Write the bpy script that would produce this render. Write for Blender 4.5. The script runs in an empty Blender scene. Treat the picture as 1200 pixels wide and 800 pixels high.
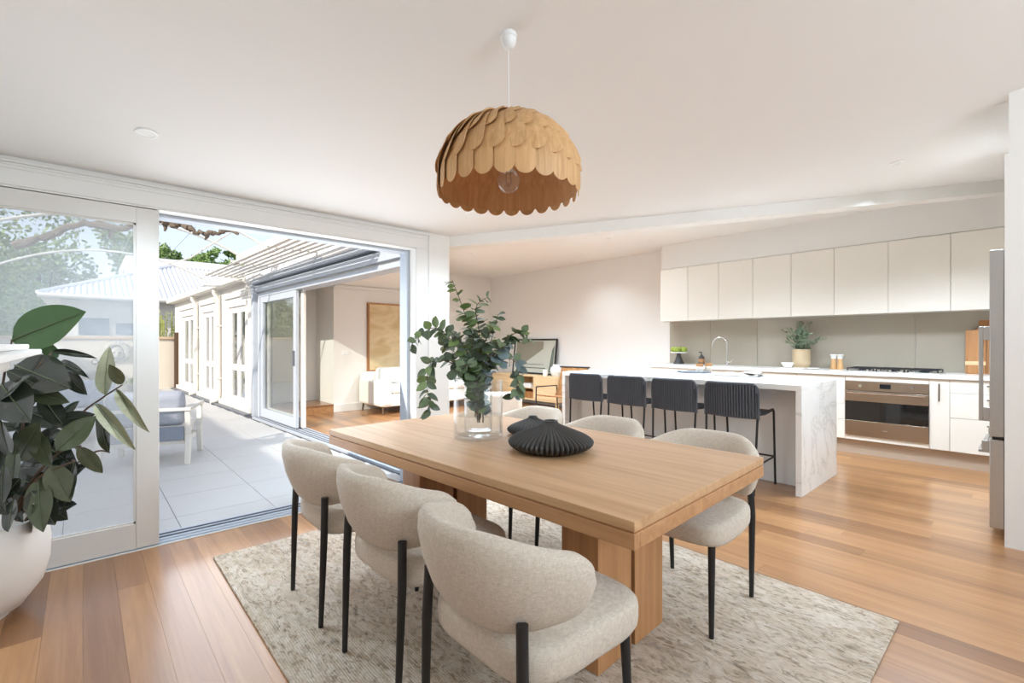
import bpy, math, random
from mathutils import Vector, Matrix
random.seed(7)
D = bpy.data
SC = bpy.context.scene
COL = SC.collection
PI = math.pi
R_ = math.radians

# ------------------------------------------------------------------ camera
# X runs along the courtyard-door wall towards the kitchen, Y runs towards the courtyard, Z up
F_PX, HZ, CAM_H = 554.0, 402.0, 1.25
ANG = R_(47.76)
cam_d = D.cameras.new('camera'); cam = D.objects.new('camera', cam_d); COL.objects.link(cam)
cam.location = (0, 0, CAM_H); cam.rotation_euler = (R_(90), 0, ANG - R_(90))
cam_d.sensor_width = 36; cam_d.lens = F_PX / 1200 * 36; cam_d.shift_y = (HZ - 400) / 1200
cam_d.clip_start = 0.02; cam_d.clip_end = 300
SC.camera = cam

# ------------------------------------------------------------------ sky, sun, added fill lamps
w = D.worlds.new('sky'); SC.world = w; w.use_nodes = True
nt = w.node_tree; nt.nodes.clear()
sky = nt.nodes.new('ShaderNodeTexSky'); sky.sky_type = 'NISHITA'; sky.sun_disc = False
sky.sun_elevation = R_(27); sky.sun_rotation = R_(250); sky.air_density = 1.0; sky.dust_density = 1.2; sky.ozone_density = 1.2
bg = nt.nodes.new('ShaderNodeBackground'); bg.inputs['Strength'].default_value = 0.148
wo = nt.nodes.new('ShaderNodeOutputWorld')
hz = nt.nodes.new('ShaderNodeMix'); hz.data_type = 'RGBA'; hz.inputs[0].default_value = 0.65; hz.inputs[7].default_value = (3.0, 3.15, 3.6, 1)
nt.links.new(sky.outputs[0], hz.inputs[6]); nt.links.new(hz.outputs[2], bg.inputs[0]); nt.links.new(bg.outputs[0], wo.inputs[0])

SUN_DIR = Vector((1.0, 0.45, -0.56)).normalized()
sl = D.lights.new('sun', 'SUN'); sl.energy = 2.15; sl.angle = R_(0.6); sl.color = (1.0, 0.93, 0.82)
so = D.objects.new('sun', sl); COL.objects.link(so); so.location = (-20, -5, 14)
so.rotation_euler = SUN_DIR.to_track_quat('-Z', 'Y').to_euler()

def area(name, loc, direction, sx, sy, power, color=(1, 1, 1)):
    l = D.lights.new(name, 'AREA'); l.shape = 'RECTANGLE'; l.size = sx; l.size_y = sy; l.energy = power; l.color = color
    o = D.objects.new(name, l); COL.objects.link(o); o.location = loc
    o.rotation_euler = Vector(direction).to_track_quat('-Z', 'Z').to_euler()
    return o
# added fill lamp behind the camera, set at the invented rear window
area('rear_fill_lamp', (1.85, -2.57, 2.35), (0, 1, 0.0), 2.3, 0.95, 50, (0.73, 0.87, 1.0))
# added fill lamp in the patio opening, standing in for bounce off the paving
area('patio_fill_lamp', (1.25, 3.9, 1.0), (0, -1, 0.45), 1.75, 1.9, 14, (0.84, 0.92, 1.0))
# sampling portals in the patio opening and the living-room slider (they only guide the sky light)
for nm, lc_, dr_, a_, b_ in (('patio_portal', (1.25, 3.86, 1.05), (0, -1, 0), 1.8, 2.0), ('slider_portal', (2.25, 5.7, 1.05), (1, 0, 0), 2.9, 2.0)):
    po = area(nm, lc_, dr_, a_, b_, 1.0); po.data.cycles.is_portal = True
SC.cycles.transparent_max_bounces = 24

vs = SC.view_settings
vs.view_transform = 'Standard'; vs.look = 'None'; vs.gamma = 1.0; vs.use_curve_mapping = False
vs.exposure = 1.06

# ------------------------------------------------------------------ pixel helpers
FW = Vector((math.cos(ANG), math.sin(ANG), 0)); RT = Vector((math.sin(ANG), -math.cos(ANG), 0)); UP = Vector((0, 0, 1))
CAM = Vector((0, 0, CAM_H))
def ray(px, py): return RT * ((px - 600) / F_PX) + FW + UP * ((HZ - py) / F_PX)
def P(px, py, d): return CAM + ray(px, py) * d
def v_on_u(px, u):
    r = ray(px, 402); return r.y * u / r.x
def PU(px, u):
    r = ray(px, 402); return r * (u / r.x)
def on_z(px, py, z):
    r = ray(px, py); return CAM + r * ((z - CAM_H) / r.z)

# ------------------------------------------------------------------ materials
def lin(c):
    c /= 255.0
    return c / 12.92 if c <= 0.04045 else ((c + 0.055) / 1.055) ** 2.4
def rgb(r, g, b): return (lin(r), lin(g), lin(b), 1)
def new_mat(name):
    m = D.materials.new(name); m.use_nodes = True
    return m, m.node_tree, m.node_tree.nodes['Principled BSDF']
def mat(name, col, rough=0.5, metal=0.0, noise=0.0, scale=8.0, bump=0.0, bscale=None, stretch=(1, 1, 1), spec=0.5, coat=0.0, sheen=0.0, emit=None, sss=0):
    m, t, b = new_mat(name); N, L = t.nodes, t.links
    b.inputs['Base Color'].default_value = col; b.inputs['Roughness'].default_value = rough
    b.inputs['Metallic'].default_value = metal; b.inputs['Specular IOR Level'].default_value = spec
    b.inputs['Coat Weight'].default_value = coat
    if sheen: b.inputs['Sheen Weight'].default_value = sheen
    if emit: b.inputs['Emission Color'].default_value = emit[0]; b.inputs['Emission Strength'].default_value = emit[1]
    if noise or bump:
        tc = N.new('ShaderNodeTexCoord'); mp = N.new('ShaderNodeMapping'); mp.inputs['Scale'].default_value = stretch
        L.new(tc.outputs['Object'], mp.inputs[0])
    if noise:
        n = N.new('ShaderNodeTexNoise'); n.inputs['Scale'].default_value = scale; n.inputs['Detail'].default_value = 6
        L.new(mp.outputs[0], n.inputs['Vector'])
        mx = N.new('ShaderNodeMix'); mx.data_type = 'RGBA'
        mx.inputs[6].default_value = tuple(max(0, c * (1 - noise)) for c in col[:3]) + (1,)
        mx.inputs[7].default_value = tuple(min(1, c * (1 + noise)) for c in col[:3]) + (1,)
        L.new(n.outputs[0], mx.inputs[0]); L.new(mx.outputs[2], b.inputs['Base Color'])
    if bump:
        n2 = N.new('ShaderNodeTexNoise'); n2.inputs['Scale'].default_value = bscale or scale; n2.inputs['Detail'].default_value = 4
        L.new(mp.outputs[0], n2.inputs['Vector'])
        bp = N.new('ShaderNodeBump'); bp.inputs['Strength'].default_value = bump; bp.inputs['Distance'].default_value = 0.01
        L.new(n2.outputs[0], bp.inputs['Height']); L.new(bp.outputs[0], b.inputs['Normal'])
    return m

def ramp(N, stops):
    r = N.new('ShaderNodeValToRGB'); e = r.color_ramp.elements
    while len(e) < len(stops): e.new(0.5)
    for i, (p, c) in enumerate(stops): e[i].position = p; e[i].color = c
    return r

def wood(name, dark, light, axis='Y', grain=26.0, rough=0.45, per_object=0.0, world=False, streak=0.12, coat=0.0, var=None):
    """timber: fine grain stretched along one axis, optional tone change from piece to piece"""
    m, t, b = new_mat(name); N, L = t.nodes, t.links
    if world:
        g = N.new('ShaderNodeNewGeometry'); src = g.outputs['Position']
    else:
        g = N.new('ShaderNodeTexCoord'); src = g.outputs['Object']
    oi = N.new('ShaderNodeObjectInfo')
    off = N.new('ShaderNodeVectorMath'); off.operation = 'MULTIPLY_ADD'
    cmb = N.new('ShaderNodeCombineXYZ'); 
    for k in range(3): L.new(oi.outputs['Random'], cmb.inputs[k])
    L.new(cmb.outputs[0], off.inputs[0]); off.inputs[1].default_value = (37, 53, 19) if per_object else (0, 0, 0); L.new(src, off.inputs[2])
    mp = N.new('ShaderNodeMapping')
    sc = [grain, grain, grain]; sc['XYZ'.index(axis)] = grain * 0.045
    mp.inputs['Scale'].default_value = sc; L.new(off.outputs[0], mp.inputs[0])
    n1 = N.new('ShaderNodeTexNoise'); n1.inputs['Scale'].default_value = 1.0; n1.inputs['Detail'].default_value = 7; n1.inputs['Roughness'].default_value = 0.62; n1.inputs['Distortion'].default_value = 0.6
    L.new(mp.outputs[0], n1.inputs['Vector'])
    n2 = N.new('ShaderNodeTexNoise'); n2.inputs['Scale'].default_value = 7.0; n2.inputs['Detail'].default_value = 3
    L.new(mp.outputs[0], n2.inputs['Vector'])
    mx0 = N.new('ShaderNodeMath'); mx0.operation = 'MULTIPLY_ADD'; L.new(n2.outputs[0], mx0.inputs[0]); mx0.inputs[1].default_value = streak; L.new(n1.outputs[0], mx0.inputs[2])
    r1 = ramp(N, [(0.34, dark), (0.72, light)]); L.new(mx0.outputs[0], r1.inputs[0])
    out = r1.outputs[0]
    if per_object:
        stops = var or [(0.0, (0.62, 0.58, 0.56, 1)), (0.14, (0.80, 0.74, 0.70, 1)), (0.45, (1, 1, 1, 1)), (0.8, (1.1, 1.08, 1.05, 1)), (1.0, (0.9, 0.86, 0.8, 1))]
        r2 = ramp(N, stops); L.new(oi.outputs['Random'], r2.inputs[0])
        ml = N.new('ShaderNodeMix'); ml.data_type = 'RGBA'; ml.blend_type = 'MULTIPLY'; ml.inputs[0].default_value = per_object
        L.new(out, ml.inputs[6]); L.new(r2.outputs[0], ml.inputs[7]); out = ml.outputs[2]
    L.new(out, b.inputs['Base Color']); b.inputs['Roughness'].default_value = rough; b.inputs['Coat Weight'].default_value = coat
    b.inputs['Coat Roughness'].default_value = 0.25
    bp = N.new('ShaderNodeBump'); bp.inputs['Strength'].default_value = 0.08; bp.inputs['Distance'].default_value = 0.004
    L.new(n1.outputs[0], bp.inputs['Height']); L.new(bp.outputs[0], b.inputs['Normal'])
    return m

def fabric(name, a, c, scale=420.0, bump=0.35):
    """woven cloth: two crossed thread waves plus slub noise"""
    m, t, b = new_mat(name); N, L = t.nodes, t.links
    tc = N.new('ShaderNodeTexCoord'); ws = []
    for k, sc in enumerate(((60, 60, 700), (700, 700, 60), (110, 110, 110))):
        mp = N.new('ShaderNodeMapping'); mp.inputs['Scale'].default_value = sc; L.new(tc.outputs['Object'], mp.inputs[0])
        n = N.new('ShaderNodeTexNoise'); n.inputs['Scale'].default_value = 1.0; n.inputs['Detail'].default_value = 3; L.new(mp.outputs[0], n.inputs['Vector']); ws.append(n)
    mm = N.new('ShaderNodeMath'); mm.operation = 'ADD'; L.new(ws[0].outputs[0], mm.inputs[0]); L.new(ws[1].outputs[0], mm.inputs[1])
    ad = N.new('ShaderNodeMath'); ad.operation = 'MULTIPLY_ADD'; L.new(mm.outputs[0], ad.inputs[0]); ad.inputs[1].default_value = 0.42; 
    m3 = N.new('ShaderNodeMath'); m3.operation = 'MULTIPLY'; L.new(ws[2].outputs[0], m3.inputs[0]); m3.inputs[1].default_value = 0.25; L.new(m3.outputs[0], ad.inputs[2])
    r = ramp(N, [(0.38, a), (0.68, c)]); L.new(ad.outputs[0], r.inputs[0]); L.new(r.outputs[0], b.inputs['Base Color'])
    b.inputs['Roughness'].default_value = 0.9; b.inputs['Sheen Weight'].default_value = 0.15; b.inputs['Specular IOR Level'].default_value = 0.2
    bp = N.new('ShaderNodeBump'); bp.inputs['Strength'].default_value = bump; bp.inputs['Distance'].default_value = 0.002
    L.new(ad.outputs[0], bp.inputs['Height']); L.new(bp.outputs[0], b.inputs['Normal'])
    return m

def pane_glass(name, tint, refl=0.08, painted_haze=0.0):
    m, t, b = new_mat(name); N, L = t.nodes, t.links
    N.remove(b); out = N['Material Output']
    tr = N.new('ShaderNodeBsdfTransparent'); tr.inputs[0].default_value = tint
    gl = N.new('ShaderNodeBsdfGlossy'); gl.inputs['Roughness'].default_value = 0.02
    lw = N.new('ShaderNodeLayerWeight'); lw.inputs['Blend'].default_value = 0.5
    pw_ = N.new('ShaderNodeMath'); pw_.operation = 'POWER'; L.new(lw.outputs['Facing'], pw_.inputs[0]); pw_.inputs[1].default_value = 4.0
    ad = N.new('ShaderNodeMath'); ad.operation = 'MULTIPLY_ADD'; ad.use_clamp = True; L.new(pw_.outputs[0], ad.inputs[0]); ad.inputs[1].default_value = 0.7; ad.inputs[2].default_value = refl + 0.03
    mx = N.new('ShaderNodeMixShader'); L.new(ad.outputs[0], mx.inputs[0]); L.new(tr.outputs[0], mx.inputs[1]); L.new(gl.outputs[0], mx.inputs[2])
    last = mx.outputs[0]
    if painted_haze:
        df = N.new('ShaderNodeBsdfDiffuse'); df.inputs[0].default_value = (0.9, 0.93, 0.95, 1)  # white diffuse share painted over the glass as a veil
        m2 = N.new('ShaderNodeMixShader'); m2.inputs[0].default_value = painted_haze; L.new(last, m2.inputs[1]); L.new(df.outputs[0], m2.inputs[2]); last = m2.outputs[0]
    L.new(last, out.inputs[0])
    return m

M = {}
M['wall'] = mat('wall_paint', rgb(236, 232, 226), 0.75, noise=0.012, scale=3, bump=0.02, bscale=180)
M['ceiling'] = mat('ceiling_paint', rgb(238, 235, 231), 0.8, noise=0.01, scale=2)
M['trim'] = mat('trim_paint', rgb(232, 229, 224), 0.45, noise=0.01, scale=4)
M['doorwhite'] = mat('door_paint', rgb(222, 217, 210), 0.45, noise=0.012, scale=5)
M['greyframe'] = mat('powder_coat_grey', rgb(190, 197, 206), 0.4, noise=0.02, scale=6)
M['darkgrey'] = mat('dark_grey_metal', rgb(108, 112, 120), 0.45, noise=0.03, scale=10)
M['extwhite'] = mat('exterior_white', rgb(226, 222, 214), 0.6, noise=0.02, scale=5, bump=0.05, bscale=60)
M['plank'] = wood('oak_floor', rgb(152, 106, 66), rgb(182, 136, 92), 'Y', 20, 0.3, per_object=1.0, world=True, coat=0.45,
                  var=[(0.0, (0.60, 0.53, 0.47, 1)), (0.1, (0.70, 0.62, 0.55, 1)), (0.2, (0.86, 0.80, 0.73, 1)), (0.45, (0.98, 0.95, 0.9, 1)), (0.75, (1.08, 1.05, 1.0, 1)), (1.0, (1.18, 1.16, 1.1, 1))])
M['subfloor'] = wood('oak_subfloor', rgb(150, 108, 74), rgb(190, 148, 108), 'Y', 20, 0.4, world=True)
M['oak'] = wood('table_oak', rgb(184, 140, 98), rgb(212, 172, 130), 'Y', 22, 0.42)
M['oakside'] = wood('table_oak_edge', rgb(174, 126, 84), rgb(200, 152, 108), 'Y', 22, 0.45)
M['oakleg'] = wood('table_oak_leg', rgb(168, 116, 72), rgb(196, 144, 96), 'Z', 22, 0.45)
M['ply'] = wood('lamp_veneer', rgb(196, 148, 96), rgb(224, 180, 128), 'Z', 60, 0.55, per_object=0.5, var=[(0, (0.9, 0.88, 0.85, 1)), (0.5, (1, 1, 1, 1)), (1, (1.08, 1.06, 1.02, 1))])
M['plyin'] = wood('lamp_veneer_inside', rgb(196, 142, 94), rgb(222, 174, 124), 'Z', 50, 0.6)
M['palewood'] = wood('pale_ash', rgb(216, 180, 134), rgb(238, 208, 164), 'Y', 18, 0.45)
M['boardwood'] = wood('board_wood', rgb(140, 92, 52), rgb(186, 132, 82), 'Z', 24, 0.5, per_object=0.6)
M['boucle'] = fabric('cream_linen', rgb(188, 173, 155), rgb(222, 210, 195))
M['sofa'] = fabric('white_slipcover', rgb(226, 221, 212), rgb(242, 239, 232), bump=0.2)
M['greycloth'] = fabric('outdoor_grey', rgb(150, 156, 168), rgb(186, 190, 200))
M['palecloth'] = fabric('outdoor_pale', rgb(204, 202, 200), rgb(226, 224, 220))
M['bluegrey'] = fabric('outdoor_slate', rgb(128, 138, 152), rgb(152, 160, 172))
M['black'] = mat('black_metal', rgb(34, 34, 36), 0.45, noise=0.1, scale=40)
M['cord'] = mat('black_cord', rgb(80, 82, 88), 0.6, noise=0.25, scale=120, bump=0.3, bscale=300)
M['cabinet'] = mat('cabinet_cream', rgb(240, 234, 223), 0.4, noise=0.008, scale=2)
M['kick'] = mat('kick_beige', rgb(190, 170, 150), 0.5, noise=0.02, scale=5)
M['brass'] = mat('bronze_handle', rgb(128, 112, 90), 0.35, 0.9, noise=0.05, scale=30)
M['steel'] = mat('brushed_steel', rgb(196, 195, 193), 0.36, 1.0, noise=0.08, scale=14, stretch=(1, 1, 30))
M['ovensteel'] = mat('oven_steel', rgb(176, 160, 144), 0.32, 1.0, noise=0.06, scale=10, stretch=(1, 1, 40))
M['chrome'] = mat('chrome', rgb(225, 225, 224), 0.12, 1.0, noise=0.02, scale=10)
M['ovenglass'] = mat('oven_glass', rgb(26, 26, 26), 0.06, 0, noise=0.1, scale=3, coat=0.4)
M['splash'] = mat('splashback_glass', rgb(174, 164, 148), 0.12, 0, noise=0.015, scale=2, coat=0.3)
M['ceramic'] = mat('white_ceramic', rgb(238, 236, 231), 0.3, noise=0.01, scale=8)
M['pot'] = mat('matte_white_pot', rgb(236, 231, 224), 0.55, noise=0.015, scale=6, bump=0.02, bscale=50)
M['blackclay'] = mat('black_clay', rgb(58, 56, 54), 0.5, noise=0.18, scale=30, bump=0.08, bscale=120)
M['terracotta'] = mat('sandy_clay', rgb(204, 180, 146), 0.75, noise=0.06, scale=14, bump=0.1, bscale=60)
M['apple'] = mat('green_apple', rgb(150, 166, 62), 0.35, noise=0.12, scale=8)
M['brown'] = mat('twig_brown', rgb(86, 66, 48), 0.7, noise=0.25, scale=30, bump=0.2, bscale=60)
M['bark'] = mat('vine_bark', rgb(116, 102, 88), 0.85, noise=0.3, scale=25, bump=0.6, bscale=40)
M['rubberleaf'] = mat('rubber_leaf', rgb(48, 52, 42), 0.22, noise=0.3, scale=6, coat=0.6)
M['rubberleaf2'] = mat('rubber_leaf_olive', rgb(84, 90, 66), 0.22, noise=0.25, scale=6, coat=0.25)
M['rubberleaf3'] = mat('rubber_leaf_green', rgb(70, 104, 56), 0.3, noise=0.2, scale=6, coat=0.2)
M['rubberpale'] = mat('rubber_leaf_pale', rgb(160, 158, 128), 0.3, noise=0.25, scale=10, coat=0.2)
M['midrib'] = mat('leaf_midrib', rgb(92, 100, 72), 0.4, noise=0.1, scale=10)
M['euc1'] = mat('eucalyptus_green', rgb(114, 132, 98), 0.5, noise=0.2, scale=20)
M['euc2'] = mat('eucalyptus_dark', rgb(96, 112, 90), 0.5, noise=0.2, scale=20)
M['euc3'] = mat('eucalyptus_lime', rgb(122, 144, 86), 0.5, noise=0.2, scale=20)
M['euc4'] = mat('eucalyptus_blue', rgb(120, 138, 140), 0.5, noise=0.15, scale=20)
M['herb'] = mat('herb_green', rgb(124, 140, 112), 0.6, noise=0.25, scale=30)
M['foliage'] = mat('tree_foliage', rgb(120, 146, 84), 0.6, noise=0.45, scale=0.7)
M['foliage2'] = mat('bush_foliage', rgb(176, 182, 104), 0.6, noise=0.35, scale=2)
M['render'] = mat('rendered_wall', rgb(226, 216, 200), 0.85, noise=0.04, scale=3, bump=0.12, bscale=40)
M['capping'] = mat('wall_capping', rgb(206, 180, 152), 0.8, noise=0.06, scale=8)
M['tile'] = mat('paving_tile', rgb(200, 199, 197), 0.55, noise=0.05, scale=4, bump=0.04, bscale=60, stretch=(1, 3, 1))
M['grout'] = mat('paving_grout', rgb(96, 96, 98), 0.9, noise=0.1, scale=20)
M['roofwhite'] = mat('corrugated_roof', rgb(232, 233, 236), 0.45, noise=0.02, scale=2)
M['housewall'] = mat('house_render', rgb(232, 228, 222), 0.8, noise=0.02, scale=2)
M['windowdark'] = mat('far_window', rgb(112, 124, 138), 0.1, noise=0.2, scale=1.5)
M['stone'] = mat('weathered_stone', rgb(190, 184, 172), 0.8, noise=0.15, scale=20, bump=0.4, bscale=30)
M['paper'] = mat('paper', rgb(236, 230, 220), 0.8, noise=0.03, scale=10)
M['plastic'] = mat('white_plastic', rgb(240, 239, 236), 0.4, noise=0.01, scale=10)
M['glass'] = pane_glass('door_glass', (0.97, 0.98, 0.985, 1), 0.03, 0.21)  # pale veil painted in for washed-out reflections of the bright room
M['glass2'] = pane_glass('wing_glass', (0.96, 0.98, 0.98, 1), 0.03, 0.015)
M['vaseglass'] = pane_glass('vase_glass', (0.98, 0.985, 0.985, 1), 0.0, 0.006)
M['water'] = pane_glass('vase_water', (0.97, 0.98, 0.975, 1), 0.0, 0.006)
M['display'] = mat('oven_display', rgb(22, 24, 30), 0.1, noise=0.05, scale=10)
M['lampface'] = mat('downlight_face', rgb(206, 204, 200), 0.5, noise=0.01, scale=5, emit=((1.0, 0.97, 0.92, 1), 0.12))

def make_rug():
    m, t, b = new_mat('woven_rug'); N, L = t.nodes, t.links
    tc = N.new('ShaderNodeTexCoord')
    n1 = N.new('ShaderNodeTexNoise'); n1.inputs['Scale'].default_value = 1.6; n1.inputs['Detail'].default_value = 8; n1.inputs['Roughness'].default_value = 0.65
    n2 = N.new('ShaderNodeTexNoise'); n2.inputs['Scale'].default_value = 9; n2.inputs['Detail'].default_value = 9; n2.inputs['Roughness'].default_value = 0.7; n2.inputs['Distortion'].default_value = 1.4
    n3 = N.new('ShaderNodeTexNoise'); n3.inputs['Scale'].default_value = 34; n3.inputs['Detail'].default_value = 6; n3.inputs['Distortion'].default_value = 1.0
    mp = N.new('ShaderNodeMapping'); mp.inputs['Scale'].default_value = (1.6, 0.7, 1); L.new(tc.outputs['Object'], mp.inputs[0])
    for n in (n1, n2, n3): L.new(mp.outputs[0], n.inputs['Vector'])
    wv = N.new('ShaderNodeTexWave'); wv.bands_direction = 'X'; wv.inputs['Scale'].default_value = 32; wv.inputs['Distortion'].default_value = 2.2; wv.inputs['Detail'].default_value = 2
    L.new(tc.outputs['Object'], wv.inputs['Vector'])
    r1 = ramp(N, [(0.3, rgb(170, 162, 148)), (0.5, rgb(204, 194, 176)), (0.62, rgb(218, 209, 192)), (0.8, rgb(190, 176, 150))]); L.new(n1.outputs[0], r1.inputs[0])
    r2 = ramp(N, [(0.36, rgb(136, 130, 120)), (0.45, rgb(196, 178, 150)), (0.58, rgb(224, 217, 203)), (0.75, rgb(184, 164, 130))]); L.new(n2.outputs[0], r2.inputs[0])
    mx = N.new('ShaderNodeMix'); mx.data_type = 'RGBA'; mx.inputs[0].default_value = 0.5; L.new(r1.outputs[0], mx.inputs[6]); L.new(r2.outputs[0], mx.inputs[7])
    r3 = ramp(N, [(0.34, (0.42, 0.37, 0.31, 1)), (0.43, (0.86, 0.82, 0.76, 1)), (0.5, (0.98, 0.97, 0.95, 1)), (0.68, (1.1, 1.1, 1.1, 1))]); L.new(n3.outputs[0], r3.inputs[0])
    ml = N.new('ShaderNodeMix'); ml.data_type = 'RGBA'; ml.blend_type = 'MULTIPLY'; ml.inputs[0].default_value = 0.75; L.new(mx.outputs[2], ml.inputs[6]); L.new(r3.outputs[0], ml.inputs[7])
    r4 = ramp(N, [(0.0, (0.9, 0.855, 0.885, 1)), (1.0, (1.05, 1.0, 1.035, 1))]); L.new(wv.outputs['Fac'], r4.inputs[0])
    m2 = N.new('ShaderNodeMix'); m2.data_type = 'RGBA'; m2.blend_type = 'MULTIPLY'; m2.inputs[0].default_value = 0.8; L.new(ml.outputs[2], m2.inputs[6]); L.new(r4.outputs[0], m2.inputs[7])
    L.new(m2.outputs[2], b.inputs['Base Color']); b.inputs['Roughness'].default_value = 0.95; b.inputs['Specular IOR Level'].default_value = 0.1
    ad = N.new('ShaderNodeMath'); ad.operation = 'MULTIPLY_ADD'; L.new(wv.outputs['Fac'], ad.inputs[0]); ad.inputs[1].default_value = 0.3; L.new(n3.outputs[0], ad.inputs[2])
    bp = N.new('ShaderNodeBump'); bp.inputs['Strength'].default_value = 0.7; bp.inputs['Distance'].default_value = 0.012; L.new(ad.outputs[0], bp.inputs['Height']); L.new(bp.outputs[0], b.inputs['Normal'])
    return m
M['rug'] = make_rug()

def make_marble():
    m, t, b = new_mat('veined_marble'); N, L = t.nodes, t.links
    tc = N.new('ShaderNodeTexCoord')
    n = N.new('ShaderNodeTexNoise'); n.inputs['Scale'].default_value = 1.3; n.inputs['Detail'].default_value = 9; n.inputs['Roughness'].default_value = 0.6; n.inputs['Distortion'].default_value = 1.2
    L.new(tc.outputs['Object'], n.inputs['Vector'])
    a = N.new('ShaderNodeMath'); a.operation = 'SUBTRACT'; L.new(n.outputs[0], a.inputs[0]); a.inputs[1].default_value = 0.5
    c = N.new('ShaderNodeMath'); c.operation = 'ABSOLUTE'; L.new(a.outputs[0], c.inputs[0])
    r = ramp(N, [(0.0, rgb(208, 203, 195)), (0.008, rgb(224, 220, 213)), (0.03, rgb(234, 230, 224)), (0.2, rgb(238, 235, 229))]); L.new(c.outputs[0], r.inputs[0])
    L.new(r.outputs[0], b.inputs['Base Color']); b.inputs['Roughness'].default_value = 0.22
    return m
M['marble'] = make_marble()

def make_art(name, cols, scale):
    m, t, b = new_mat(name); N, L = t.nodes, t.links
    tc = N.new('ShaderNodeTexCoord'); n = N.new('ShaderNodeTexNoise'); n.inputs['Scale'].default_value = scale; n.inputs['Detail'].default_value = 5; n.inputs['Distortion'].default_value = 0.5
    mp = N.new('ShaderNodeMapping'); mp.inputs['Scale'].default_value = (1, 1, 1.8); L.new(tc.outputs['Object'], mp.inputs[0]); L.new(mp.outputs[0], n.inputs['Vector'])
    r = ramp(N, cols); L.new(n.outputs[0], r.inputs[0]); L.new(r.outputs[0], b.inputs['Base Color']); b.inputs['Roughness'].default_value = 0.7
    return m
M['art'] = make_art('abstract_canvas', [(0.25, rgb(212, 182, 132)), (0.45, rgb(222, 200, 160)), (0.6, rgb(208, 178, 132)), (0.8, rgb(178, 142, 96))], 2.2)
M['cupglaze'] = mat('speckled_glaze', rgb(232, 224, 212), 0.4, noise=0.05, scale=40)
M['cupbrown'] = mat('brown_glaze', rgb(176, 128, 84), 0.4, noise=0.12, scale=30)

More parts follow.
